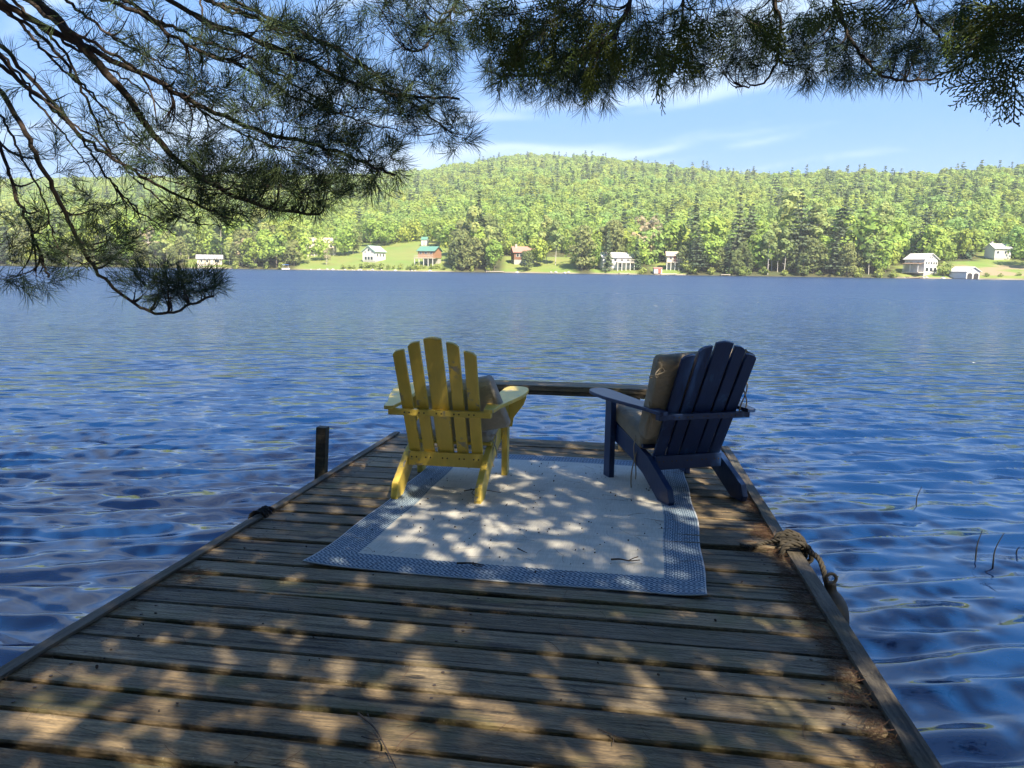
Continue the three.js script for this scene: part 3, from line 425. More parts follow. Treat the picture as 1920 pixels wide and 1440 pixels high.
// one plank: a long box with softened, slightly uneven edges; x along its length
function plankGeo(len, wide, thick, seed, cup = 0.002) {
  const R = rng(seed), n = 26, prof = [[-0.5, -1], [-0.5, -0.12], [-0.47, 0], [-0.2, 0.0], [0.2, 0.0], [0.47, 0], [0.5, -0.12], [0.5, -1]], pos = [], uv = [], idx = [], ou = R(), ov = R();
  for (let i = 0; i <= n; i++) {
    const x = len * (i / n - 0.5), e1 = (vnoise(x * 5, seed, 601) - 0.5) * 0.006, e2 = (vnoise(x * 5, seed + 50, 602) - 0.5) * 0.006, lift = (vnoise(x * 1.3, seed + 9, 603) - 0.5) * 0.006;
    let acc = 0;
    prof.forEach(([a, b], k) => {
      const z = a * wide + (a < -0.4 ? e1 : a > 0.4 ? e2 : 0), y = (b === -1 ? -thick : b * 0.05) + lift + (Math.abs(a) > 0.4 && b !== -1 ? cup : 0);
      if (k) acc += Math.hypot((prof[k][0] - prof[k - 1][0]) * wide, (prof[k][1] - prof[k - 1][1]) * thick * 0.9);
      pos.push(x, y, z); uv.push((x / 2.8) + ou, acc / 1.4 + ov);
    });
  }
  const m = prof.length; for (let i = 0; i < n; i++) for (let k = 0; k < m - 1; k++) { const p = i * m + k; idx.push(p, p + 1, p + m, p + 1, p + m + 1, p + m); }
  for (const i of [0, n]) { const o = i * m; for (let k = 1; k < m - 1; k++) i ? idx.push(o, o + k, o + k + 1) : idx.push(o, o + k + 1, o + k); }
  const g = new THREE.BufferGeometry(); g.setAttribute('position', new THREE.Float32BufferAttribute(pos, 3)); g.setAttribute('uv', new THREE.Float32BufferAttribute(uv, 2)); g.setIndex(idx); const ng = g.toNonIndexed(); ng.computeVertexNormals(); return ng;
}
{
  const t = thing('wooden_dock', 'weathered wooden plank dock reaching out over the lake', 'dock'), R = rng(510);
  t.position.setFromMatrixPosition(dockM); t.quaternion.copy(dockQ);
  const pitch = 0.1478, thick = 0.038, joint = 3.66, midU = (deckX + deckX2) / 2, wid = deckX2 - deckX;
  let k = 0;
  for (let w = DECK_END - 0.07; w > -2.6; w -= pitch) {
    if (Math.abs(w - joint) < 0.05) w -= 0.02;
    const gap = 0.011 + 0.008 * R() + (w < 2.9 ? 0.005 : 0), g = plankGeo(wid - 0.01 + (R() - 0.5) * 0.02, pitch - gap, thick, 520 + k), p = part('plank', g, deckMats[Math.floor(R() * deckMats.length)], t);
    p.position.set(midU + (R() - 0.5) * 0.012, (R() - 0.5) * 0.006, -w); p.rotation.y = (R() - 0.5) * 0.004 + (k === 15 ? 0.012 : 0); if (k === 15) { p.position.y = 0.006; p.rotation.z = 0.004; }
    // two nail heads at each bearer
    for (const u of [deckX + 0.16, -0.53, deckX2 - 0.16]) for (const q of [-0.04, 0.04]) if (w < 5 && R() < 0.8) { const nl = part('nail', nailGeo(), nailMat(), p); nl.position.set(u - p.position.x + (R() - 0.5) * 0.01, 0.0015, q); }
    k++;
  }
  // edge boards lie on the planks along both sides
  const edge = (u, w0, w1, wide, h, seed, dy = 0) => { const e = part('edge_board', plankGeo(w1 - w0, wide, h, seed, 0), oldWood, t); e.rotation.y = Math.PI / 2; e.position.set(u, h + 0.004 + dy, -(w0 + w1) / 2); return e; };
  edge(deckX2 - 0.025, joint + 0.04, DECK_END - 0.03, 0.058, 0.02, 701); edge(deckX2 - 0.005, -2.5, joint - 0.02, 0.064, 0.018, 702, -0.001);
  edge(deckX + 0.026, joint + 0.03, DECK_END - 0.02, 0.046, 0.011, 703); edge(deckX + 0.018, -2.5, joint - 0.03, 0.048, 0.011, 704);
  // frame below: side beams, end beam, bearers and posts into the water
  for (const u of [deckX + 0.03, deckX2 - 0.03]) part('side_beam', rbox(u, -0.14, -(DECK_END - 2.6) / 2 , 0.05, 0.19, DECK_END + 2.5, 0.006), oldWood, t);
  part('end_beam', rbox(midU, -0.14, -DECK_END + 0.03, wid - 0.12, 0.19, 0.05, 0.006), oldWood, t);
  for (const u of [-1.2, -0.53, 0.15]) part('bearer', rbox(u, -0.13, -(DECK_END - 2.6) / 2, 0.05, 0.17, DECK_END + 2.4, 0.006), oldWood, t);
  for (const u of [deckX + 0.14, deckX2 - 0.14]) for (const w of [5.6, 3.66, 1.4]) part('post', rbox(u, -0.9, -w, 0.1, 1.5, 0.1, 0.008), oldWood, t);
  const tall = part('mooring_post', metreUV(rbox(0, -0.45, 0, 0.064, 1.5, 0.064, 0.005), 0.36), oldWood, t); tall.position.set(deckX - 0.045, 0, -4.52); tall.rotation.z = -0.05; tall.userData.label = 'dark square post rising beside the left edge of the dock';
  // nails
  function nailGeo() { return (nailGeo.g ??= new THREE.CylinderGeometry(0.0055, 0.0055, 0.002, 8)); }
  function nailMat() { return (nailMat.m ??= std(0.09, 0.07, 0.06, 0.6, { metalness: 0.6 })); }
}
// low bench at the end of the dock
{
  const t = thing('plank_bench', 'low wooden bench without a back across the end of the dock', 'bench'); placeOnDock(t, 0, 0, 0);
  const u0 = -1.36, u1 = 0.62, len = u1 - u0, mid = (u0 + u1) / 2;
  for (const [w, sd] of [[5.70, 801], [5.84, 802]]) { const p = part('seat_plank', plankGeo(len, 0.132, 0.036, sd), deckMats[sd % 2 ? 5 : 4], t); p.position.set(mid, 0.462, -w); }
  part('front_apron', metreUV(rbox(mid, 0.409, -5.655, len - 0.05, 0.03, 0.03, 0.004), 0.36), oldWood, t);
  for (const [u, ww] of [[-1.25, 0.1], [0.03, 0.15], [0.5, 0.1]]) part('support', metreUV(rbox(u, 0.212, -5.77, ww, 0.424, 0.22, 0.004), 0.36), oldWood, t);
}
// ---------------------------------------------------------------- outdoor rug
{
  const w = 1.66, l = 2.35, bw = 0.17, N = 896, M = 1268;
  const tex = dataTex(N, M, (x, y) => {
    const u = (x + 0.5) / N * w, v = (y + 0.5) / M * l, e = Math.min(u, w - u, v, l - v);
    if (e < 0.006) return [0.62, 0.64, 0.66];
    const blot = fbm(u * 9, v * 9, 3, 811);
    if (e > bw) { const t = ((Math.floor(u / 0.0034) + Math.floor(v / 0.0034)) % 2) * 0.035, b = hash2(Math.floor(u / 0.0034), Math.floor(v / 0.05), 3) * 0.05; const k = 0.645 + t + b + 0.07 * (blot - 0.5); const st = fbm(u * 4, v * 60, 2, 815) * 0.05; return [k + 0.055 - st, k + 0.045 - st, k + 0.005 - st]; }
    // border: rows of dashes woven white into blue
    const top = v < bw || l - v < bw, a = top ? u : v, b = top ? Math.min(v, l - v) : Math.min(u, w - u), ra = Math.floor(b / 0.0115), ph = (a / 0.021 + (ra % 2) * 0.5) % 1;
    const corner = top ? 0 : 0, chev = ra % 4 === 3 ? Math.abs(((a / 0.021) % 2) - 1) : 0;
    const fb = (b / 0.0115) % 1, dash = ra % 4 === 3 ? (Math.abs(fb - 0.5) < 0.35 && Math.abs(chev - fb) < 0.3) : (ph < 0.5 && fb > 0.12 && fb < 0.85);
    const n = hash2(Math.floor(a / 0.0035), Math.floor(b / 0.0035), 5) * 0.05;
    return dash || corner ? [0.60 + n, 0.65 + n, 0.68 + n] : [0.19 + n, 0.285 + n, 0.36 + n + 0.03 * blot];
  }, true);
  const bumpT = dataTex(N, M, (x, y) => { const u = (x + 0.5) / N * w, v = (y + 0.5) / M * l; return 0.5 + 0.25 * Math.sin(u / 0.0052 * Math.PI) * Math.sin(v / 0.0052 * Math.PI) + 0.2 * (hash2(x >> 1, y >> 1, 9) - 0.5); }, false, 1);
  const nx = 84, nz = 120, pos = [], uv = [], idx = [];
  const lift = (u, v) => 0.0105 + 0.014 * Math.pow(clamp(1 - Math.hypot(u - w / 2, v - l / 2) / 0.16), 2) + 0.004 * Math.max(0, Math.sin(v * 5.1 + u * 1.3) * Math.sin(u * 2 + 1)) + 0.012 * Math.pow(clamp(1 - Math.hypot(u + w / 2, v - l / 2) / 0.2), 2) + 0.003 * fbm(u * 3, v * 3, 2, 817);
  for (let side = 0; side < 2; side++) for (let j = 0; j <= nz; j++) for (let i = 0; i <= nx; i++) { const u = w * (i / nx - 0.5), v = l * (j / nz - 0.5), wob = (0.009 * Math.sin(v * 3.2 + 1) + 0.005 * Math.sin(v * 9)) * (Math.abs(i / nx - 0.5) * 2); pos.push(u + wob, lift(u, v) - side * 0.006, v + 0.006 * Math.sin(u * 5 + 2) * (j / nz - 0.5) * 2); uv.push(i / nx, j / nz); }
  const id = (s, i, j) => s * (nx + 1) * (nz + 1) + j * (nx + 1) + i;
  for (let j = 0; j < nz; j++) for (let i = 0; i < nx; i++) { idx.push(id(0, i, j), id(0, i, j + 1), id(0, i + 1, j), id(0, i + 1, j), id(0, i, j + 1), id(0, i + 1, j + 1)); idx.push(id(1, i, j), id(1, i + 1, j), id(1, i, j + 1), id(1, i + 1, j), id(1, i + 1, j + 1), id(1, i, j + 1)); }
  for (let i = 0; i < nx; i++) for (const j of [0, nz]) { const [a, b, c, d] = [id(0, i, j), id(0, i + 1, j), id(1, i, j), id(1, i + 1, j)]; j ? idx.push(a, c, b, b, c, d) : idx.push(a, b, c, b, d, c); }
  for (let j = 0; j < nz; j++) for (const i of [0, nx]) { const [a, b, c, d] = [id(0, i, j), id(0, i, j + 1), id(1, i, j), id(1, i, j + 1)]; i ? idx.push(a, b, c, b, d, c) : idx.push(a, c, b, b, c, d); }
  const g = new THREE.BufferGeometry(); g.setAttribute('position', new THREE.Float32BufferAttribute(pos, 3)); g.setAttribute('uv', new THREE.Float32BufferAttribute(uv, 2)); g.setIndex(idx); g.computeVertexNormals();
  const m = solo('outdoor_rug', g, std(1, 1, 1, 0.95, { map: tex, bumpMap: bumpT, bumpScale: 0.002 }), 'cream woven outdoor rug with a blue and white border', 'rug'); placeOnDock(m, -0.45, 0, 4.11, -0.026);
}

// ---------------------------------------------------------------- Adirondack chairs; they face -z, origin on the deck below the rear feet
function paintMat(r, g, b, seed, rough = 0.42, wear = [0.30, 0.27, 0.2], amount = 0.62) {
  const N = 512, c = dataTex(N, N, (x, y) => { const u = x / N, v = y / N, k = 0.9 + 0.2 * fbm(u * 6, v * 6, 4, seed, 6, 6), st = fbm(u * 40, v * 5, 3, seed + 3, 40, 5), worn = smooth(amount, amount + 0.08, fbm(u * 22, v * 22, 4, seed + 5, 22, 22)) * smooth(0.55, 0.7, fbm(u * 4, v * 4, 2, seed + 6, 4, 4)); return [[r, wear[0]], [g, wear[1]], [b, wear[2]]].map(([p, q]) => toS(lerp(p * k * (0.94 + 0.12 * st), q, worn))); }, true);
  const h = dataTex(N, N, (x, y) => { const u = x / N, v = y / N; return 0.6 * fbm(u * 60, v * 8, 3, seed + 11, 60, 8) + 0.4 * fbm(u * 20, v * 20, 3, seed + 12, 20, 20); }, false, 1);
  return std(1, 1, 1, rough, { map: c, bumpMap: h, bumpScale: 0.0012 });
}
const yellowPaint = paintMat(0.64, 0.475, 0.085, 901, 0.42, [0.30, 0.27, 0.2], 0.58), navyPaint = paintMat(0.0055, 0.023, 0.082, 921, 0.42, [0.012, 0.05, 0.13], 0.62);
function adirondack(name, label, m, brackets = true, slatK = 1) {
  const t = thing(name, label, 'chair'), P = (n, g) => part(n, metreUV(g, 2.2, hash2(t.children.length, 7) * 3, hash2(t.children.length, 8) * 3), m, t);
  const railShape = [[0.045, 0.0], [0.058, 0.03], [0.035, 0.095], [-0.2, 0.228], [-0.42, 0.30], [-0.70, 0.375], [-0.72, 0.36], [-0.72, 0.26], [-0.42, 0.185], [-0.25, 0.118], [-0.055, 0.0]];
  for (const s of [-1, 1]) P('rear_leg', extrude(railShape.map(([z, y]) => [-z, y]), 0.036).rotateY(Math.PI / 2).translate(s * 0.235, 0, 0));
  for (const s of [-1, 1]) P('front_leg', rbox(s * 0.2725, 0.267, -0.66, 0.036, 0.534, 0.085, 0.004));
  // back
  const lean = Math.atan2(0.36, 0.73), slatG = (wd, len, a, b) => extrude([[-wd / 2 * 0.98, 0], [wd / 2 * 0.98, 0], [wd / 2, len + b], [wd / 2 * 0.5, len + b * 0.45 + a * 0.1 + 0.004], [0, len + (a + b) / 2 + 0.010], [-wd / 2 * 0.5, len + a * 0.45 + b * 0.1 + 0.004], [-wd / 2, len + a]], 0.019);
  [[-0.182, 0.066, 0.735, -0.028, 0.0, -0.006], [-0.0985, 0.066, 0.782, -0.022, 0.006, -0.003], [0, 0.096, 0.812, -0.006, -0.006, 0], [0.0985, 0.066, 0.782, 0.006, -0.022, 0.003], [0.182, 0.066, 0.735, 0.0, -0.028, 0.006]].forEach(([x, wd, len, a, b, fan]) => P('back_slat', slatG(wd * slatK, len, a, b).rotateZ(-fan * 3).rotateX(lean).translate(x, 0.185, -0.225)));
  const screwG = new THREE.CylinderGeometry(0.0045, 0.0045, 0.003, 10).rotateX(Math.PI / 2), screwM = std(0.07, 0.055, 0.04, 0.6, { metalness: 0.7 });
  for (const x of [-0.182, -0.0985, 0, 0.0985, 0.182]) { for (const dx of [-0.014, 0.014]) { part('screw', screwG, screwM, t).position.set(x + dx, 0.487, -0.0168); part('screw', screwG, screwM, t).position.set(x + dx, 0.205, -0.1652); } }
  P('back_rail', rbox(0, 0.487, -0.040, 0.58, 0.034, 0.045, 0.003)); P('lower_crossbar', rbox(0, 0.197, -0.178, 0.434, 0.082, 0.024, 0.003).rotateX(0));
  // seat slats between the rails
  for (let i = 0; i < 6; i++) { const z = -0.30 - i * 0.082, y = 0.262 + (-z - 0.30) * 0.30; P('seat_slat', rbox(0, 0, 0, 0.50, 0.019, 0.072, 0.003).rotateX(0.29).translate(0, y + 0.024, z)); }
  P('front_apron', rbox(0, 0.315, -0.735, 0.52, 0.10, 0.02, 0.003));
  // arms: narrow behind, wide and rounded in front, brackets below
  for (const s of [-1, 1]) {
    const o = [[0.255, 0.01], [0.305, 0.01], [0.325, -0.12], [0.37, -0.30], [0.408, -0.48], [0.415, -0.62], [0.405, -0.70], [0.375, -0.745], [0.33, -0.762], [0.285, -0.748], [0.262, -0.70], [0.255, -0.6], [0.245, -0.40], [0.238, -0.2]];
    const sp = new THREE.SplineCurve(o.map(([x, z]) => new THREE.Vector2(x, -z))).getPoints(40).map((p) => [p.x, p.y]);
    const g = extrude(sp, 0.021, 0.003).rotateX(-Math.PI / 2); if (s < 0) { g.scale(-1, 1, 1); const ix = g.attributes.position; for (let i = 0; i < ix.count; i += 3) for (const at of Object.values(g.attributes)) { for (let c = 0; c < at.itemSize; c++) { const a = at.array[(i + 1) * at.itemSize + c]; at.array[(i + 1) * at.itemSize + c] = at.array[(i + 2) * at.itemSize + c]; at.array[(i + 2) * at.itemSize + c] = a; } } }
    P('armrest', g.rotateX(0.045).translate(0, 0.5155, 0));
    if (!brackets) continue;
    const br = [[0, 0], [0.105, 0], [0.108, -0.03], [0.092, -0.075], [0.055, -0.125], [0.03, -0.16], [0.022, -0.215], [0, -0.215]].map(([x, y]) => [s * x, y]);
    P('arm_bracket', extrude(s > 0 ? br : br.reverse(), 0.022).translate(s * 0.291, 0.532, -0.66));
  }
  return t;
}
const yellowChair = placeOnDock(adirondack('yellow_adirondack_chair', 'yellow painted Adirondack chair standing on the rug edge', yellowPaint), -1.012, 0.002, 4.05, 0.0);
const blueChair = placeOnDock(adirondack('navy_adirondack_chair', 'dark navy Adirondack chair with tan cushions turned towards the yellow one', navyPaint, false, 1.1), 0.452, 0.002, 4.335, 0.47);
// chair feet rest on the rug where they touch it

// ---------------------------------------------------------------- cushions
const clothT = (seed, c) => { const N = 512; return dataTex(N, N, (x, y) => { const u = x / N, v = y / N, k = 0.88 + 0.2 * fbm(u * 7, v * 7, 4, seed, 7, 7) + 0.06 * (hash2(x >> 1, y >> 1, seed) - 0.5); return c.map((q) => toS(q * k)); }, true); };
const clothB = dataTex(512, 512, (x, y) => { const u = x / 512, v = y / 512, n = fbm(u * 5 + 0.4 * fbm(u * 3, v * 3, 2, 951, 3, 3), v * 9, 4, 952, 5, 9); return 0.85 * Math.abs(n - 0.5) * 2 + 0.12 * (((x >> 1) + (y >> 1)) % 2); }, false, 1);
const tan = std(1, 1, 1, 0.95, { map: clothT(941, [0.34, 0.285, 0.205]), bumpMap: clothB, bumpScale: 0.012 }), greyTan = std(1, 1, 1, 0.95, { map: clothT(943, [0.44, 0.40, 0.345]), bumpMap: clothB, bumpScale: 0.014 });
function cushionGeo(w, h, d, seed, sag = 0.02, seamless = 0) {
  const g = new RoundedBoxGeometry(w, h, d, 14, d * 0.36), p = g.attributes.position, v = V();
  for (let i = 0; i < p.count; i++) {
    v.fromBufferAttribute(p, i); const ex = Math.abs(v.x) / (w / 2), ey = Math.abs(v.y) / (h / 2), rim = Math.max(ex, ey);
    const puff = 1 + 0.24 * (1 - smooth(0.2, 1, rim)) - 0.22 * smooth(0.72, 1, ex) * smooth(0.72, 1, ey) * 1.6;
    v.z *= puff; const n = fbm(v.x * 13 + 9, v.y * 13 + v.z * 5 + 3, 3, seed) - 0.5, fold = Math.sin((v.x + v.y * 0.3) * 34 + n * 9) * 0.0035 * smooth(0.45, 0.95, rim);
    v.z += Math.sign(v.z) * (n * 0.034 + fold * 1.5); v.x += (fbm(v.y * 9, v.z * 9, 2, seed + 1) - 0.5) * 0.034; v.y += (fbm(v.x * 9, v.z * 9, 2, seed + 2) - 0.5) * 0.034 - sag * (1 - ex * ex) * (v.y > 0 ? 1 : 0);
    p.setXYZ(i, v.x, v.y, v.z);
  }
  g.deleteAttribute('normal'); const uv = g.attributes.uv; g.deleteAttribute('uv'); void uv;
  const ng = g.toNonIndexed ? g : g; ng.computeVertexNormals(); return metreUV(ng, 2.4);
}
function smoothNormals(g) { // weld by position so that the puffed surface shades softly
  const p = g.attributes.position, n = g.attributes.normal, m = new Map(), key = (i) => `${Math.round(p.getX(i) * 4000)},${Math.round(p.getY(i) * 4000)},${Math.round(p.getZ(i) * 4000)}`;
  for (let i = 0; i < p.count; i++) { const k = key(i), a = m.get(k) ?? V(); a.x += n.getX(i); a.y += n.getY(i); a.z += n.getZ(i); m.set(k, a); }
  for (let i = 0; i < p.count; i++) { const a = m.get(key(i)).clone().normalize(); n.setXYZ(i, a.x, a.y, a.z); } return g;
}
function cushion(name, label, chair, size, pos, rot, m, seed, ties) {
  const t = thing(name, label, 'cushion'); chair.updateMatrix();
  const loc = new THREE.Matrix4().compose(V(...pos), new THREE.Quaternion().setFromEuler(new THREE.Euler(...rot)), V(1, 1, 1)).premultiply(chair.matrix); loc.decompose(t.position, t.quaternion, t.scale);
  const body = part('cover', smoothNormals(cushionGeo(...size, seed)), m, t); void body;
  const inv = loc.clone().invert(), down = V(0, -1, 0).transformDirection(inv);
  for (const [x, y, z, len, dx] of ties) {
    const a = V(x, y, z), list = [];
    for (const k of [0, 1]) { const pts = [a.clone()]; for (let i = 1; i <= 7; i++) { const f = i / 7; pts.push(a.clone().addScaledVector(down, len * f * (k ? 1 : 0.8)).add(V(dx * Math.sin(f * 2.2) + (k ? 0.018 : -0.012) * Math.sin(f * 5 + k), 0, 0.03 * Math.sin(f * 3 + k)))); } list.push(tube(spline(pts, 18), 0.0042, 5).scale(1, 1, 1)); }
    list.push(new THREE.IcosahedronGeometry(0.011, 1).translate(a.x, a.y, a.z).deleteAttribute('uv'));
    part('tie', join(list), m, t);
  }
  return t;
}
cushion('seat_cushion', 'grey tan seat cushion on the yellow chair', yellowChair, [0.50, 0.47, 0.10], [0.012, 0.36, -0.50], [-Math.PI / 2 + 0.28, 0, 0], greyTan, 961, [[0.236, -0.20, 0.02, 0.17, 0.02], [-0.23, -0.20, 0.0, 0.13, -0.01]]);
cushion('back_cushion', 'grey tan back cushion slumped sideways on the yellow chair', yellowChair, [0.42, 0.36, 0.09], [0.115, 0.505, -0.215], [0.52, 0, 0.22], greyTan, 962, []);
cushion('seat_cushion', 'wrinkled khaki seat cushion on the navy chair', blueChair, [0.50, 0.50, 0.115], [0.0, 0.365, -0.50], [-Math.PI / 2 + 0.28, 0, 0], tan, 963, [[-0.255, -0.16, 0.0, 0.33, -0.005]]);
cushion('back_cushion', 'upright khaki back cushion tied to the navy chair', blueChair, [0.56, 0.55, 0.11], [-0.035, 0.60, -0.110], [0.458, 0, 0.05], tan, 964, [[-0.262, 0.05, -0.03, 0.30, 0.0], [0.262, 0.13, 0.02, 0.26, 0.03], [-0.258, 0.22, 0.03, 0.07, -0.05], [0.262, 0.27, 0.0, 0.05, 0.05], [0.262, -0.14, 0.0, 0.12, 0.0]]);

// ---------------------------------------------------------------- rope and fender at the joint of the dock
{
  const R = rng(980), t = thing('mooring_rope', 'old rope wound round the edge of the dock at the joint', 'rope'); placeOnDock(t, 0.79, 0, 3.60);
  const rope = (c, r) => join([0, 1, 2].map((k) => { const n = c.length, tt = V(), a = V(), b = V(); return tube(c.map((p, i) => { tt.subVectors(c[Math.min(n - 1, i + 1)], c[Math.max(0, i - 1)]).normalize(); a.crossVectors(tt, V(0.3, 0.2, 0.93)).normalize(); b.crossVectors(tt, a); const th = i * 0.55 + k * 2.094; return p.clone().addScaledVector(a, Math.cos(th) * r * 0.52).addScaledVector(b, Math.sin(th) * r * 0.52); }), r * 0.56, 6); }));   // three twisted strands
  const m = std(0.042, 0.036, 0.027, 0.95);
  for (let k = 0; k < 6; k++) { const pts = []; const z = -0.10 + k * 0.036, r = 0.041 + 0.014 * R(); for (let i = 0; i <= 22; i++) { const a = i / 22 * 6.283; pts.push(V(-0.01 + Math.cos(a) * r * 1.25 + 0.006 * R(), 0.006 + Math.sin(a) * r + 0.006 * R(), z + 0.03 * Math.sin(a * 0.5) + 0.012 * R())); } part('rope_turn', rope(spline(pts, 60), 0.0105 + 0.003 * R()), m, t); }
  part('rope_end', rope(spline([V(-0.06, 0.05, 0.02), V(-0.13, 0.02, -0.01), V(-0.2, 0.012, 0.04), V(-0.24, 0.012, 0.02)], 46), 0.010), m, t);
  part('rope_end', rope(spline([V(0.05, 0.03, 0.10), V(0.075, 0.02, 0.18), V(0.085, -0.03, 0.25), V(0.085, -0.06, 0.3)], 46), 0.012), m, t);
  const t2 = thing('mooring_rope', 'dark rope lashed round the far corner joint on the post side of the dock', 'rope'); placeOnDock(t2, -1.83, 0, 3.62);
  for (let k = 0; k < 4; k++) { const pts = [], z = -0.06 + k * 0.034, r = 0.024 + 0.006 * R(); for (let i = 0; i <= 18; i++) { const a = i / 18 * 6.283; pts.push(V(Math.cos(a) * r * 1.2 + 0.005 * R(), 0.0 + Math.sin(a) * r + 0.005 * R(), z + 0.02 * Math.sin(a * 0.5) + 0.01 * R())); } part('rope_turn', rope(spline(pts, 44), 0.009), std(0.016, 0.015, 0.015, 0.95), t2); }
  const f = thing('fender', 'dull olive rubber fender hanging outside the dock edge', 'fender'); placeOnDock(f, 0.87, -0.12, 3.24);
  const pr = [[0.0, 0.11], [0.02, 0.108], [0.026, 0.075], [0.05, 0.05], [0.075, 0.0], [0.083, -0.08], [0.08, -0.2], [0.06, -0.28], [0.02, -0.32], [0, -0.325]].map(([x, y]) => new THREE.Vector2(x, y));
  part('body', new THREE.LatheGeometry(new THREE.SplineCurve(pr).getPoints(26), 22), std(0.034, 0.030, 0.020, 0.6), f); part('eye', new THREE.TorusGeometry(0.02, 0.007, 8, 18).translate(0, 0.125, 0), std(0.04, 0.036, 0.028, 0.7), f);
}
// ---------------------------------------------------------------- reeds in the water beside the dock
for (const [x, z, h, b, label] of [[2.07, -5.64, 0.14, 0.02, 'single dark reed stalk in open water'], [2.04, -4.61, 0.17, 0.015, 'shorter of two dark reed stalks side by side'], [2.09, -4.5, 0.20, 0.03, 'taller of two dark reed stalks side by side'], [2.32, -4.75, 0.04, 0.01, 'tiny reed tip just above the water']]) {
  const pts = [V(0, -0.4, 0), V(-b * 0.3, 0, 0), V(-b * 0.2, h * 0.5, 0), V(b, h, 0)]; const m = solo('reed_stalk', tube(spline(pts, 14), [...Array(15).keys()].map((i) => 0.006 - 0.0003 * i), 6), std(0.014, 0.015, 0.012, 0.7), label, 'reed'); m.position.set(x, 0, z);
}
// ---------------------------------------------------------------- pines and a cedar on the near bank whose boughs hang over the dock
// foliage pads: [x, y, z, half sizes x, y, z, number of shoots]
const leftLimbs = [[[-2.43, 2.8, -2.68], [-2.26, 2.58, -2.87], [-2.09, 2.36, -2.97], [-1.94, 2.07, -3.15], [-1.64, 1.89, -3.27], [-1.4, 1.86, -3.4]], [[-2.54, 2.68, -2.64], [-2.34, 2.56, -2.86], [-2.01, 2.4, -2.99], [-1.68, 2.23, -3.22], [-1.28, 2.12, -3.36], [-1.07, 2.04, -3.48]], [[-2.02, 2.84, -2.75], [-1.79, 2.63, -2.95], [-1.48, 2.52, -3.19], [-1.18, 2.42, -3.52], [-0.84, 2.43, -3.78]], [[-2.71, 2.51, -2.8], [-2.62, 2.33, -2.99], [-2.53, 2.08, -3.06], [-2.53, 1.8, -3.23], [-2.51, 1.56, -3.4], [-2.31, 1.39, -3.5], [-2.08, 1.47, -3.65]], [[-2.83, 2.35, -2.85], [-2.74, 2.2, -3.05], [-2.7, 1.93, -3.12], [-2.67, 1.7, -3.19], [-2.62, 1.56, -3.18]], [[-1.94, 2.91, -2.97], [-1.71, 2.74, -3.19], [-1.48, 2.65, -3.41], [-1.25, 2.54, -3.63], [-0.94, 2.32, -3.75]], [[-2.67, 2.64, -2.82], [-2.45, 2.4, -2.92], [-2.26, 2.14, -3.01], [-2.01, 1.96, -3.12], [-1.76, 1.83, -3.24]], [[-1.9, 3.09, -3.31], [-1.86, 2.75, -3.27], [-1.85, 2.58, -3.24]]];
const rightLimbs = [[[0.07, 3.3, -4.25], [-0.08, 2.93, -4.28], [-0.24, 2.77, -4.33], [-0.52, 2.65, -4.27], [-0.74, 2.65, -4.24]], [[0.66, 3.15, -4.32], [0.73, 2.86, -4.39], [0.67, 2.61, -4.34], [0.51, 2.57, -4.31]], [[0.94, 3.06, -4.24], [1.02, 2.8, -4.22], [1.19, 2.6, -4.21], [1.4, 2.57, -4.24], [1.55, 2.63, -4.27]], [[1.34, 3.08, -4.41], [1.51, 2.81, -4.39], [1.67, 2.72, -4.41]], [[-0.56, 3.34, -4.27], [-0.9, 3.1, -4.28], [-1.06, 2.87, -4.22], [-1.14, 2.76, -4.19]], [[0.25, 3.22, -4.47], [0.23, 2.94, -4.43], [0.18, 2.69, -4.38]]];
const leftPads = [[-1.47, 2.49, -2.98, 0.18, 0.14, 0.3, 60], [-1.79, 2.39, -3.12, 0.2, 0.15, 0.35, 45], [-1.35, 2.48, -3.3, 0.22, 0.16, 0.35, 90], [-1.18, 2.35, -3.51, 0.2, 0.14, 0.35, 90], [-0.97, 2.4, -3.65, 0.14, 0.12, 0.25, 50], [-0.86, 2.25, -3.65, 0.09, 0.06, 0.2, 18], [-1.23, 2.09, -3.36, 0.22, 0.1, 0.3, 80], [-1.43, 2.17, -3.14, 0.22, 0.14, 0.35, 90], [-1.46, 1.95, -3.31, 0.2, 0.07, 0.3, 60], [-1.67, 1.98, -3.18, 0.22, 0.1, 0.35, 80], [-1.88, 1.86, -3.33, 0.16, 0.05, 0.25, 35], [-1.89, 2.12, -3.06, 0.2, 0.14, 0.3, 45], [-2.2, 2.18, -3.13, 0.18, 0.16, 0.3, 26], [-2.34, 2.42, -3.04, 0.2, 0.2, 0.3, 16], [-2.63, 2.07, -3.15, 0.14, 0.2, 0.3, 22], [-2.63, 1.78, -3.21, 0.14, 0.14, 0.25, 34], [-2.47, 1.69, -3.32, 0.15, 0.1, 0.25, 40], [-2.42, 1.87, -3.46, 0.13, 0.1, 0.25, 28], [-2.77, 1.56, -3.26, 0.14, 0.04, 0.2, 24], [-2.29, 1.51, -3.52, 0.14, 0.06, 0.2, 50], [-2.17, 1.51, -3.65, 0.12, 0.05, 0.2, 46], [-1.97, 2.53, -3.01, 0.25, 0.18, 0.4, 40]];
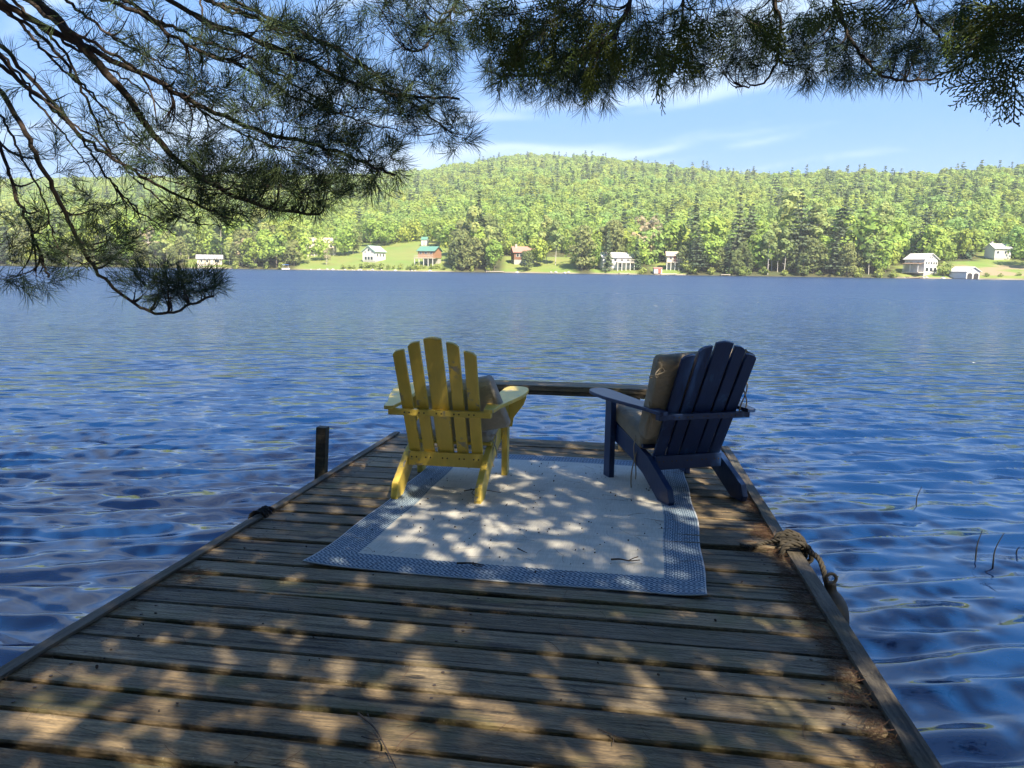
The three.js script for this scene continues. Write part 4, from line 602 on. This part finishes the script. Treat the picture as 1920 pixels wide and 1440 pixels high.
const rightPads = [[-1.25, 2.89, -3.99, 0.3, 0.13, 0.4, 100], [-0.93, 2.87, -4.14, 0.25, 0.14, 0.4, 80], [-1.09, 2.76, -4.1, 0.2, 0.1, 0.3, 40], [-0.69, 2.68, -4.25, 0.14, 0.13, 0.3, 80], [-0.46, 2.62, -4.28, 0.16, 0.11, 0.3, 100], [-0.26, 2.61, -4.3, 0.16, 0.11, 0.3, 100], [-0.07, 2.71, -4.35, 0.16, 0.12, 0.3, 70], [-0.57, 2.91, -4.4, 0.25, 0.15, 0.4, 70], [-0.22, 2.94, -4.46, 0.25, 0.15, 0.4, 80], [0.18, 2.66, -4.27, 0.18, 0.1, 0.3, 80], [0.3, 2.92, -4.54, 0.25, 0.15, 0.4, 80], [0.45, 2.67, -4.32, 0.16, 0.08, 0.3, 50], [0.67, 2.72, -4.36, 0.2, 0.12, 0.3, 70], [0.71, 2.95, -4.5, 0.25, 0.14, 0.4, 70], [0.9, 2.67, -4.28, 0.18, 0.1, 0.3, 60], [1.1, 2.87, -4.44, 0.25, 0.15, 0.4, 90], [1.16, 2.6, -4.21, 0.16, 0.07, 0.25, 60], [1.34, 2.63, -4.24, 0.16, 0.07, 0.25, 50], [1.43, 2.9, -4.5, 0.25, 0.15, 0.4, 70], [1.64, 2.76, -4.41, 0.2, 0.12, 0.3, 60], [1.87, 2.93, -4.57, 0.25, 0.13, 0.4, 50]];
const cedarPads = [[-0.49, 2.57, -3.03, 0.12, 0.1, 0.2, 26], [-0.37, 2.49, -3.04, 0.1, 0.1, 0.2, 22], [-0.23, 2.52, -2.97, 0.14, 0.11, 0.2, 34], [-0.16, 2.41, -2.96, 0.1, 0.08, 0.15, 20], [-0.01, 2.5, -2.99, 0.12, 0.1, 0.2, 24], [0.08, 2.43, -3.0, 0.07, 0.08, 0.15, 14], [0.21, 2.55, -3.04, 0.12, 0.08, 0.2, 18], [0.37, 2.53, -3.06, 0.1, 0.07, 0.2, 12], [1.28, 2.47, -3.08, 0.12, 0.12, 0.2, 46], [1.27, 2.32, -3.06, 0.09, 0.07, 0.15, 26], [1.23, 2.56, -3.19, 0.12, 0.08, 0.2, 24], [0.71, 2.6, -3.12, 0.12, 0.04, 0.2, 10]];
const barkTex = dataTex(256, 512, (x, y) => { const u = x / 256, v = y / 512, n = fbm(u * 10, v * 14, 4, 1001, 10, 14), c = Math.pow(Math.abs(fbm(u * 7, v * 5, 3, 1002, 7, 5) - 0.5) * 2, 0.6); const k = 0.35 + 0.5 * n + 0.4 * c; return [0.115 * k, 0.09 * k, 0.075 * k].map(toS); }, true);
const barkMat = std(0.6, 0.58, 0.58, 0.95, { map: barkTex }), twigMat = std(0.042, 0.031, 0.026, 0.9);
const needleMat = std(0.030, 0.064, 0.027, 0.85, { side: THREE.DoubleSide }), frondMat = phys(0.060, 0.098, 0.026, { roughness: 1, transmission: 0.25, side: THREE.DoubleSide, specularIntensity: 0.4 });
function tuft(seed, n, len, w = 0.0009, plain = false) {                         // a shoot with its needles, pointing along +y
  const R = rng(seed), pos = [];
  for (let i = 0; i < n; i++) {
    const y0 = 0.065 * R(), a = R() * 6.2832, ang = 0.35 + 0.75 * R() * (1 - y0 * 5), L = len * (0.75 + 0.35 * R()), ca = Math.cos(a), sa = Math.sin(a);
    const dir = V(Math.sin(ang) * ca, Math.cos(ang), Math.sin(ang) * sa), side = V(-sa, 0, ca).applyAxisAngle(dir, R() * 3), b = V(0, y0, 0), mid = b.clone().addScaledVector(dir, L * 0.55).add(V(0, 0.004, 0)), e = b.clone().addScaledVector(dir, L).add(V(0, -0.006 * R(), 0));
    const q = (p, k) => [p.x + side.x * k, p.y + side.y * k, p.z + side.z * k];
    if (plain) { pos.push(...q(b, -w * 0.5), ...q(mid, w), e.x, e.y, e.z, ...q(b, -w * 0.5), e.x, e.y, e.z, ...q(mid, -w)); continue; }
    pos.push(...q(b, -w), ...q(b, w), ...q(mid, w), ...q(b, -w), ...q(mid, w), ...q(mid, -w), ...q(mid, -w), ...q(mid, w), e.x, e.y, e.z);
  }
  const g = new THREE.BufferGeometry(); g.setAttribute('position', new THREE.Float32BufferAttribute(pos, 3)); g.computeVertexNormals(); return g;
}
function frond(seed, len) {                           // a flat cedar spray along +y
  const R = rng(seed), pos = [], strip = (a, b, w0, w1) => { const d = b.clone().sub(a).normalize(), s = V(d.y, -d.x, 0), q = (p, k) => [p.x + s.x * k, p.y + s.y * k, p.z]; pos.push(...q(a, -w0), ...q(a, w0), ...q(b, w1), ...q(a, -w0), ...q(b, w1), ...q(b, -w1)); };
  const lay = (a, dir, L, depth) => {
    const n = Math.max(2, Math.round(L / 0.011)); let p = a.clone();
    for (let i = 0; i < n; i++) {
      const e = p.clone().addScaledVector(dir, L / n).add(V(0, 0, (R() - 0.5) * 0.003)); strip(p, e, 0.0021, 0.0017);
      if (depth < 2) { const sd = i % 2 ? 1 : -1, an = sd * (0.6 + 0.25 * R()), dd = V(dir.x * Math.cos(an) + dir.y * Math.sin(an), dir.y * Math.cos(an) - dir.x * Math.sin(an), 0); lay(e, dd, L * (depth ? 0.38 : 0.48) * (1 - 0.75 * i / n) * (0.7 + 0.5 * R()), depth + 1); }
      p = e;
    }
  };
  lay(V(0, 0, 0), V(0, 1, 0), len, 0);
  const g = new THREE.BufferGeometry(); g.setAttribute('position', new THREE.Float32BufferAttribute(pos, 3)); g.computeVertexNormals(); return g;
}
const tufts = [tuft(1011, 24, 0.10), tuft(1012, 32, 0.105), tuft(1013, 20, 0.09)], bushy = [tuft(1014, 84, 0.078, 0.0034, true), tuft(1015, 60, 0.056, 0.0034, true)], fronds = [frond(1021, 0.13), frond(1022, 0.10)];
class Bough {
  constructor(seed) { this.R = rng(seed); this.limbs = []; this.nodes = []; this.twigs = []; this.tips = []; }
  limb(pts, r0, r1) {
    const c = spline(pts.map((p) => (Array.isArray(p) ? V(...p) : p)), Math.max(14, pts.length * 9)), n = c.length, R = this.R;
    c.forEach((p, i) => { if (i > 1 && i < n - 1) p.add(V(R() - 0.5, R() - 0.5, R() - 0.5).multiplyScalar(0.014)); });
    const rad = c.map((_, i) => lerp(r0, r1, Math.pow(i / (n - 1), 0.8))); this.limbs.push([c, rad]);
    c.forEach((p, i) => this.nodes.push({ p, d: c[Math.min(n - 1, i + 1)].clone().sub(c[Math.max(0, i - 1)]).normalize(), r: rad[i] })); return this;
  }
  // the node from which a shoot to q best starts
  from(q, list, back = 0.9) { let best = null, cost = 1e9; const v = V(); for (const n of list) { v.subVectors(q, n.p); const L = v.length(); if (L < 0.02) continue; const k = L * (1 + back * (1 - v.dot(n.d) / L)); if (k < cost) { cost = k; best = n; } } return best; }
  reach(n, q, r, sag, list, steps) {
    const R = this.R, L = q.distanceTo(n.p), a = n.p, c1 = a.clone().addScaledVector(n.d, L * 0.4).add(V(0, -sag * L * 0.5, 0)), c2 = q.clone().add(V((R() - 0.5) * 0.12 * L, -sag * L, (R() - 0.5) * 0.12 * L)).lerp(a, 0.32);
    const pts = new THREE.CubicBezierCurve3(a, c1, c2, q).getPoints(steps); const rr = Math.min(r, n.r * 0.85);
    this.twigs.push([pts, pts.map((_, i) => Math.max(0.0011, lerp(rr, 0.0013, i / steps)))]);
    for (let i = 1; i <= steps; i++) list.push({ p: pts[i], d: pts[i].clone().sub(pts[i - 1]).normalize(), r: Math.max(0.0013, lerp(rr, 0.0013, i / steps)) });
    return pts[steps].clone().sub(pts[steps - 1]).normalize();
  }
  pad([x, y, z, rx, ry, rz, n], { hang = 0.3, double = 0.45, sag = 0.12, stemR = 0.006, per = 9 } = {}) {
    const R = this.R, c = V(x, y, z), pick = (k = 1) => { const e = onSphere(R).multiplyScalar(Math.cbrt(R()) * k); return V(c.x + e.x * rx, c.y + e.y * ry, c.z + e.z * rz); }, own = [];
    for (let i = 0; i < Math.max(2, n / per); i++) { const q = pick(0.7); this.reach(this.from(q, this.nodes, 0.7), q, stemR, sag, own, 10); }
    const near = own.filter((o) => Math.abs(o.p.x - x) < rx * 1.5 + 0.1 && Math.abs(o.p.y - y) < ry * 1.5 + 0.1 && Math.abs(o.p.z - z) < rz * 1.5 + 0.1), list = near.length ? near : own;
    for (let i = 0; i < n; i++) {
      const q = pick(), m = this.from(q, list, 0.6), d = this.reach(m, q, 0.0026, sag * 0.6, list, 5).add(V((R() - 0.5) * 0.5, -hang * R(), (R() - 0.5) * 0.5)).normalize();
      this.tips.push([q, d]); if (R() < double) { const L = m.p.distanceTo(q); if (L > 0.06) this.tips.push([q.clone().lerp(m.p, Math.min(0.6, 0.05 / L)), d.clone().add(V((R() - 0.5) * 0.8, (R() - 0.4) * 0.6, (R() - 0.5) * 0.8)).normalize()]); }
    }
    return this;
  }
  build(t, geos, mat, name, scale = [0.8, 1.2]) {
    const R = this.R;
    for (const [c, rad] of this.limbs) { const g = tube(c, rad, 8); const p = g.attributes.position, uv = new Float32Array(p.count * 2); for (let i = 0; i < p.count; i++) { uv[i * 2] = (i % 8) / 4; uv[i * 2 + 1] = Math.floor(i / 8) * 0.2; } g.setAttribute('uv', new THREE.BufferAttribute(uv, 2)); part('limb', g, barkMat, t); }
    const tw = part('twigs', join(this.twigs.map(([p, r]) => tube(p, r, r[0] > 0.004 ? 5 : 3, false))), twigMat, t); tw.userData.kind = 'stuff';
    const M = new THREE.Matrix4(), q = new THREE.Quaternion(), s = new THREE.Quaternion(), up = V(0, 1, 0), col = new THREE.Color();
    const lists = geos.map(() => []); this.tips.forEach((x) => lists[Math.floor(R() * geos.length)].push(x));
    lists.forEach((list, k) => {
      const im = new THREE.InstancedMesh(geos[k], mat, list.length); im.name = name; im.userData.kind = 'stuff';
      list.forEach(([p, d], i) => { q.setFromUnitVectors(up, d); q.multiply(s.setFromAxisAngle(up, R() * 6.283)); const z = lerp(scale[0], scale[1], R()); im.setMatrixAt(i, M.compose(p, q, V(z, z, z))); const b = 0.7 + 0.6 * R(), w = R() * 0.35; im.setColorAt(i, col.setRGB(b * (1 + w), b, b * (1 - w * 0.6))); }); im.castShadow = im.receiveShadow = true; t.add(im);
    });
    return this;
  }
}
function stem(t, pts, r0, r1) { const c = spline(pts.map((p) => V(...p)), 40), g = tube(c, c.map((_, i) => lerp(r0, r1, i / 40) * (1 + 0.25 * Math.max(0, 1 - i / 3))), 14), p = g.attributes.position, uv = new Float32Array(p.count * 2); for (let i = 0; i < p.count; i++) { uv[i * 2] = (i % 14) / 7; uv[i * 2 + 1] = Math.floor(i / 14) * 0.25; } g.setAttribute('uv', new THREE.BufferAttribute(uv, 2)); part('trunk', g, barkMat, t); return c; }
const nearOn = (c, p) => c.reduce((a, b) => (b.distanceToSquared(p) < a.distanceToSquared(p) ? b : a)).clone();
// overhead boughs, well above the view, that dapple the dock
function crown(b, R, limbsAt, boxes, perPad, size) {
  for (const [pts, r] of limbsAt) b.limb(pts, r, 0.006);
  for (const [x0, x1, z0, z1, y0, y1, n] of boxes) for (let i = 0; i < n; i++) {
    const x = lerp(x0, x1, R()), z = lerp(z0, z1, R()); const open = smooth(0.34, 0.62, fbm(x * 1.1 + 3, z * 1.1, 2, 1150));   // some boughs are thinner
    const y = Math.max(lerp(y0, y1, R()), EYE + 0.40 * Math.max(0, -z) + 0.62), k = size * (0.6 + 0.9 * R());
    b.pad([x, y, z, k * (0.8 + 0.5 * R()), k * 0.35, k * (0.8 + 0.5 * R()), Math.round(perPad * (0.55 + 0.8 * open))], { per: 7, double: 0.25, hang: 0.2 });
  }
}
{
  const t = thing('pine_tree', 'tall pine on the left bank with long drooping boughs over the water', 'tree'), R = rng(1100);
  const trunk = stem(t, [[-4.9, -0.4, 1.9], [-4.75, 2.5, 1.75], [-4.7, 5.5, 1.7], [-4.8, 9.5, 1.6], [-4.8, 13, 1.6]], 0.24, 0.06);
  const b = new Bough(1101), rr = [0.034, 0.020, 0.016, 0.016, 0.013, 0.012, 0.013, 0.009];
  leftLimbs.forEach((l, i) => { const p0 = V(...l[0]), s = trunk[Math.round(clamp((p0.y + 1.2 + 0.12 * i) / 13.4) * 40)].clone(), mid = s.clone().lerp(p0, 0.5).add(V(0, 0.25, 0)); b.limb([s, mid, ...l], rr[i], Math.min(0.006, rr[i] * 0.4)); });
  // slimmer branches that run between the main limbs
  const thin = rng(1103), pair = [[0, 1], [1, 2], [0, 6], [3, 6], [2, 5], [3, 4], [0, 1], [1, 2], [0, 6], [3, 6], [1, 6], [2, 5], [0, 3], [1, 5]];
  for (const [i, j] of pair) { const a = spline(leftLimbs[i].map((p) => V(...p)), 8), c = spline(leftLimbs[j].map((p) => V(...p)), 8), f = 0.2 + 0.6 * thin(), off = V((thin() - 0.5) * 0.1, (thin() - 0.5) * 0.14, (thin() - 0.5) * 0.5), n = 5 + Math.floor(thin() * 4), pts = []; for (let k = 0; k < n; k++) pts.push(a[k].clone().lerp(c[k], f).addScaledVector(off, 0.2 + k / 8).add(V((thin() - 0.5) * 0.04, (thin() - 0.5) * 0.06, 0))); b.limb(pts, 0.0075 + 0.004 * thin(), 0.0022); }
  for (const p of leftPads) b.pad([...p.slice(0, 6), Math.round(p[6] * 1.2)], { hang: 0.1, sag: 0.16, per: 5, stemR: 0.0075 });
  b.build(t, tufts, needleMat, 'needles');
  const c = new Bough(1102);
  crown(c, R, [[[[-4.7, 4.6, 1.7], [-3.6, 4.9, 0.6], [-2.4, 4.9, -0.8], [-1.2, 4.7, -2.2]], 0.05], [[[-4.7, 5.6, 1.7], [-3.2, 6.0, 0.8], [-1.6, 6.0, 0.2], [-0.2, 5.8, -0.6]], 0.05], [[[-4.7, 6.4, 1.7], [-3.4, 6.8, 2.2], [-2.0, 6.9, 2.6], [-0.6, 6.7, 2.6]], 0.05]], [[-3.2, 0.2, -3.0, 1.5, 3.6, 5.2, 115]], 13, 0.42);
  c.build(t, bushy, needleMat, 'needles', [1.0, 1.3]);
}
{
  const t = thing('pine_tree', 'tall pine on the right bank whose high boughs shade the dock', 'tree'), R = rng(1200);
  const trunk = stem(t, [[5.6, -0.3, 3.4], [5.5, 3, 3.2], [5.4, 6, 3.1], [5.4, 10, 3], [5.4, 14, 3]], 0.27, 0.06);
  const main = [[[5.4, 4.8, 3.1], [3.9, 5.0, 0.6], [2.6, 4.7, -1.8], [1.2, 4.2, -3.8], [-0.4, 3.95, -4.7], [-1.2, 3.8, -4.9]], 0.06];
  const b = new Bough(1201); b.limb(main[0], 0.06, 0.012); const spine = b.limbs[0][0];
  rightLimbs.forEach((l, i) => { const p0 = V(...l[0]), s = nearOn(spine, p0.clone().add(V(0.5, 0.6, 0.5))); b.limb([s, s.clone().lerp(p0, 0.6).add(V(0, 0.08, 0)), ...l], [0.021, 0.013, 0.014, 0.012, 0.013, 0.012][i], 0.004); });
  for (const p of rightPads) b.pad([p[0], p[1] + 0.045, ...p.slice(2, 6), Math.round(p[6] * 0.9)], { hang: 1.1, sag: 0.12, per: 6 });
  b.build(t, tufts, needleMat, 'needles');
  const c = new Bough(1202);
  crown(c, R, [[[[5.4, 5.4, 3.1], [4.2, 5.8, 1.4], [3.0, 5.8, 0.0], [1.8, 5.6, -1.6], [0.8, 5.3, -2.6]], 0.055], [[[5.4, 6.2, 3.1], [4.6, 6.6, 0.8], [4.0, 6.4, -1.4], [3.2, 6.0, -3.2]], 0.05], [[[5.4, 6.8, 3.1], [3.8, 7.2, 2.4], [2.2, 7.2, 1.6], [0.6, 7.0, 1.2]], 0.05]], [[-0.6, 3.9, -4.2, 2.4, 3.0, 4.7, 325], [0.0, 3.0, -3.0, 0.6, 3.4, 4.8, 65]], 14, 0.42);
  c.build(t, bushy, needleMat, 'needles', [1.0, 1.3]);
}
{
  const t = thing('cedar_tree', 'cedar on the right bank with flat sprays hanging close over the dock', 'tree');
  const trunk = stem(t, [[2.9, -0.3, 1.9], [2.85, 2, 1.8], [2.8, 4, 1.75], [2.8, 6.5, 1.7]], 0.12, 0.03);
  const b = new Bough(1301);
  for (const [h, e, r] of [[18, [[2.3, 3.4, 0.4], [1.5, 3.3, -1.2], [0.6, 2.95, -2.5], [-0.1, 2.7, -3.05]], 0.018], [17, [[2.4, 3.2, 0.3], [1.9, 3.1, -1.2], [1.5, 2.7, -2.6], [1.45, 2.45, -3.0]], 0.015], [20, [[2.0, 3.7, 0.3], [1.2, 3.7, -1.2], [0.5, 3.2, -2.6], [0.3, 2.8, -3.1]], 0.014]]) b.limb([trunk[h].clone(), ...e], r, 0.003);
  for (const p of cedarPads) b.pad(p, { hang: 1.4, sag: 0.05, per: 5, stemR: 0.004, double: 0.9 });
  b.build(t, fronds, frondMat, 'sprays', [0.8, 1.35]);
}
// ---------------------------------------------------------------- fallen needles, twigs and cones on the dock
{
  const R = rng(1400), M = new THREE.Matrix4(), q = new THREE.Quaternion(), e = new THREE.Euler(), col = new THREE.Color();
  const needle = (() => { const pts = spline([V(-0.045, 0, 0), V(-0.015, 0.001, 0.005), V(0.02, 0.001, 0.006), V(0.045, 0, 0)], 6); return tube(pts, 0.0006, 3, false); })();
  const rugTop = (u, w) => { const a = u + 0.45, b = w - 4.11; return Math.abs(a) < 0.83 && Math.abs(b) < 1.17 ? 0.016 : 0.002; };
  const spots = [];
  const add = (u, w, h, tilt, tone, sc = 1) => { e.set((R() - 0.5) * tilt, R() * 6.283, (R() - 0.5) * tilt); const p = onDock(u, h, w); spots.push([M.compose(p, q.setFromEuler(e).premultiply(dockQ), V(sc, sc, sc)).clone(), tone]); };
  for (let i = 0; i < 420; i++) { const u = lerp(deckX + 0.06, deckX2 - 0.08, R()), w = lerp(1.2, 5.8, R()); add(u, w, rugTop(u, w) + 0.002, 0.05, 0.7 + 0.6 * R(), 0.6 + 0.6 * R()); }
  for (let i = 0; i < 2600; i++) { const w = 1.2 + 4.5 * Math.pow(R(), 1.25), k = vnoise(w * 2.3, 5, 1401), wide = 0.035 + 0.10 * k * k; if (R() > 0.25 + k) continue; const s = Math.pow(R(), 1.6); add(deckX2 - 0.062 - wide * s, w, 0.004 + 0.018 * (1 - s) * R(), 0.35, 0.6 + 0.7 * R(), 0.7 + 0.5 * R()); }
  for (let i = 0; i < 700; i++) { const w = lerp(1.3, 5.7, R()), k = vnoise(w * 2.7, 8, 1402); if (R() > 0.15 + k * k) continue; const s = Math.pow(R(), 1.5); add(deckX + 0.055 + 0.10 * s * k, w, 0.004 + 0.012 * (1 - s) * R(), 0.3, 0.6 + 0.7 * R(), 0.7 + 0.5 * R()); }
  for (const [u, w, n, r] of [[0.70, 4.9, 150, 0.09], [0.72, 3.75, 160, 0.10], [0.60, 3.55, 60, 0.10], [-1.72, 2.75, 60, 0.08]]) for (let i = 0; i < n; i++) { const a = R() * 6.283, d = r * Math.sqrt(R()); add(Math.min(deckX2 - 0.06, u + Math.cos(a) * d), w + Math.sin(a) * d * 1.4, 0.004 + 0.03 * (1 - d / r) * R(), 0.6, 0.6 + 0.8 * R()); }
  const im = new THREE.InstancedMesh(needle, std(0.125, 0.072, 0.042, 0.9), spots.length); im.name = 'pine_needle_litter'; spots.forEach(([m, b], i) => { im.setMatrixAt(i, m); im.setColorAt(i, col.setRGB(b, b * (0.85 + 0.3 * R()), b)); }); im.castShadow = im.receiveShadow = true; scene.add(im); im.userData.kind = 'stuff'; tag(im, 'brown fallen pine needles scattered on the dock and piled along its edges', 'pine needles');
  // crumbs of bark and cone scales
  const crumb = new THREE.IcosahedronGeometry(0.004, 0), bits = []; for (let i = 0; i < 260; i++) { const on = R() < 0.6, u = on ? lerp(-1.2, 0.25, R()) : lerp(deckX + 0.08, deckX2 - 0.1, R()), w = on ? lerp(3.0, 5.2, R()) : lerp(1.3, 5.8, R()), s = 0.4 + 0.9 * R(); e.set(R() * 6, R() * 6, R() * 6); bits.push(M.compose(onDock(u, rugTop(u, w) + 0.002, w), q.setFromEuler(e), V(s, s * 0.6, s * (0.6 + R()))).clone()); }
  const cm = new THREE.InstancedMesh(crumb, std(0.06, 0.045, 0.035, 0.9), bits.length); cm.name = 'bark_crumbs'; bits.forEach((m, i) => cm.setMatrixAt(i, m)); cm.castShadow = cm.receiveShadow = true; scene.add(cm); cm.userData.kind = 'stuff'; tag(cm, 'dark crumbs of bark and cone scales on rug and planks', 'debris');
  const twig = (label, u, w, yaw, pts, r, forks = []) => { const t = thing('twig', label, 'twig'); placeOnDock(t, u, rugTop(u, w) + r + 0.001, w, yaw); const m = std(0.055, 0.04, 0.03, 0.9), c = spline(pts.map((p) => V(...p)), 24); part('stick', tube(c, c.map((_, i) => r * (1 - 0.55 * i / 24)), 6), m, t); for (const [k, p2, p3] of forks) part('side_shoot', tube(spline([c[k], V(...p2), V(...p3)], 10), r * 0.55, 5), m, t); };
  twig('curled dark twig on the rug by the yellow chair leg', -0.83, 4.18, 0.1, [[-0.06, 0.012, 0], [0.0, 0.02, -0.015], [0.07, 0.02, 0.0], [0.15, 0.01, 0.005]], 0.0035, [[8, [-0.01, 0.014, 0.05], [0.03, 0.006, 0.10]], [10, [0.04, 0.012, 0.05], [0.05, 0.004, 0.11]]]);
  twig('knobbly dark twig lying on the cream of the rug', 0.02, 3.24, 0.12, [[-0.06, 0.008, 0.012], [-0.02, 0.006, 0], [0.02, 0.004, 0.012], [0.065, 0.006, 0.004]], 0.0045, [[15, [0.04, 0.008, -0.012], [0.06, 0.012, -0.02]]]);
  twig('short dark twig on the rug near its front border', -0.43, 3.27, -0.8, [[-0.035, 0.004, 0], [0.0, 0.006, 0.004], [0.035, 0.004, 0]], 0.0035);
  twig('flat dark twig on the blue front border of the rug', -0.62, 3.06, 0.0, [[-0.06, 0.004, 0.004], [0.0, 0.006, -0.004], [0.06, 0.004, 0.006]], 0.005, [[12, [0.02, 0.004, 0.015], [0.05, 0.004, 0.02]]]);
  twig('long forked bare twig on the front planks', -0.60, 1.80, 0.25, [[-0.07, 0.004, -0.13], [-0.02, 0.008, -0.05], [0.01, 0.012, 0.03], [0.05, 0.008, 0.14]], 0.0032, [[14, [-0.02, 0.006, 0.0], [-0.05, 0.003, -0.02]]]);
  twig('thin pale needle cluster twig on the planks', 0.0, 1.93, -0.5, [[-0.05, 0.003, 0], [0.0, 0.007, 0.006], [0.05, 0.004, 0]], 0.002, [[12, [0.01, 0.006, 0.02], [0.02, 0.003, 0.04]]]);
}
// ---------------------------------------------------------------- trees on the near bank behind the camera
{
  const R = rng(1500), put = (kind, x, z, sc) => { const k = kinds[kind], t = thing('bank_tree', { maple: 'round broadleaf tree on the near bank behind the dock', spruce: 'pointed spruce on the near bank behind the dock', whitepine: 'layered pine on the near bank behind the dock' }[kind], 'tree', `${kind} trees on the near bank`); t.position.set(x, 0.3 + Math.max(0, z - 4) * 0.08, z); t.rotation.y = R() * 6.28; t.scale.setScalar(sc); part('trunk', k.tr, k.bark ?? barkGrey, t); part('crown', k.geo[0], k.mats[0], t); };
  for (const [k, x, z, s] of [['maple', -9, 7, 1], ['whitepine', -13, 4.5, 0.8], ['maple', -5, 11, 1.1], ['spruce', -1.5, 9.5, 0.9], ['maple', 2.0, 14, 0.95], ['maple', -17, 9, 1.2], ['whitepine', -10, 15, 1], ['maple', 14, 5, 1.0], ['spruce', 11, 2.8, 0.7], ['maple', 20, 9, 1.2], ['maple', -22, 5, 1.1], ['maple', 8, 16, 0.95], ['maple', 13, 14, 0.95], ['maple', -3, 16, 1.2], ['maple', 17, 19, 1.1], ['maple', 5, 20, 1.1]]) put(k, x, z, s);
}
// ---------------------------------------------------------------- summer haze over the lake
scene.fog = new THREE.FogExp2(new THREE.Color(0.86, 0.93, 1.0), 0.00029);
renderer.render(scene, camera);
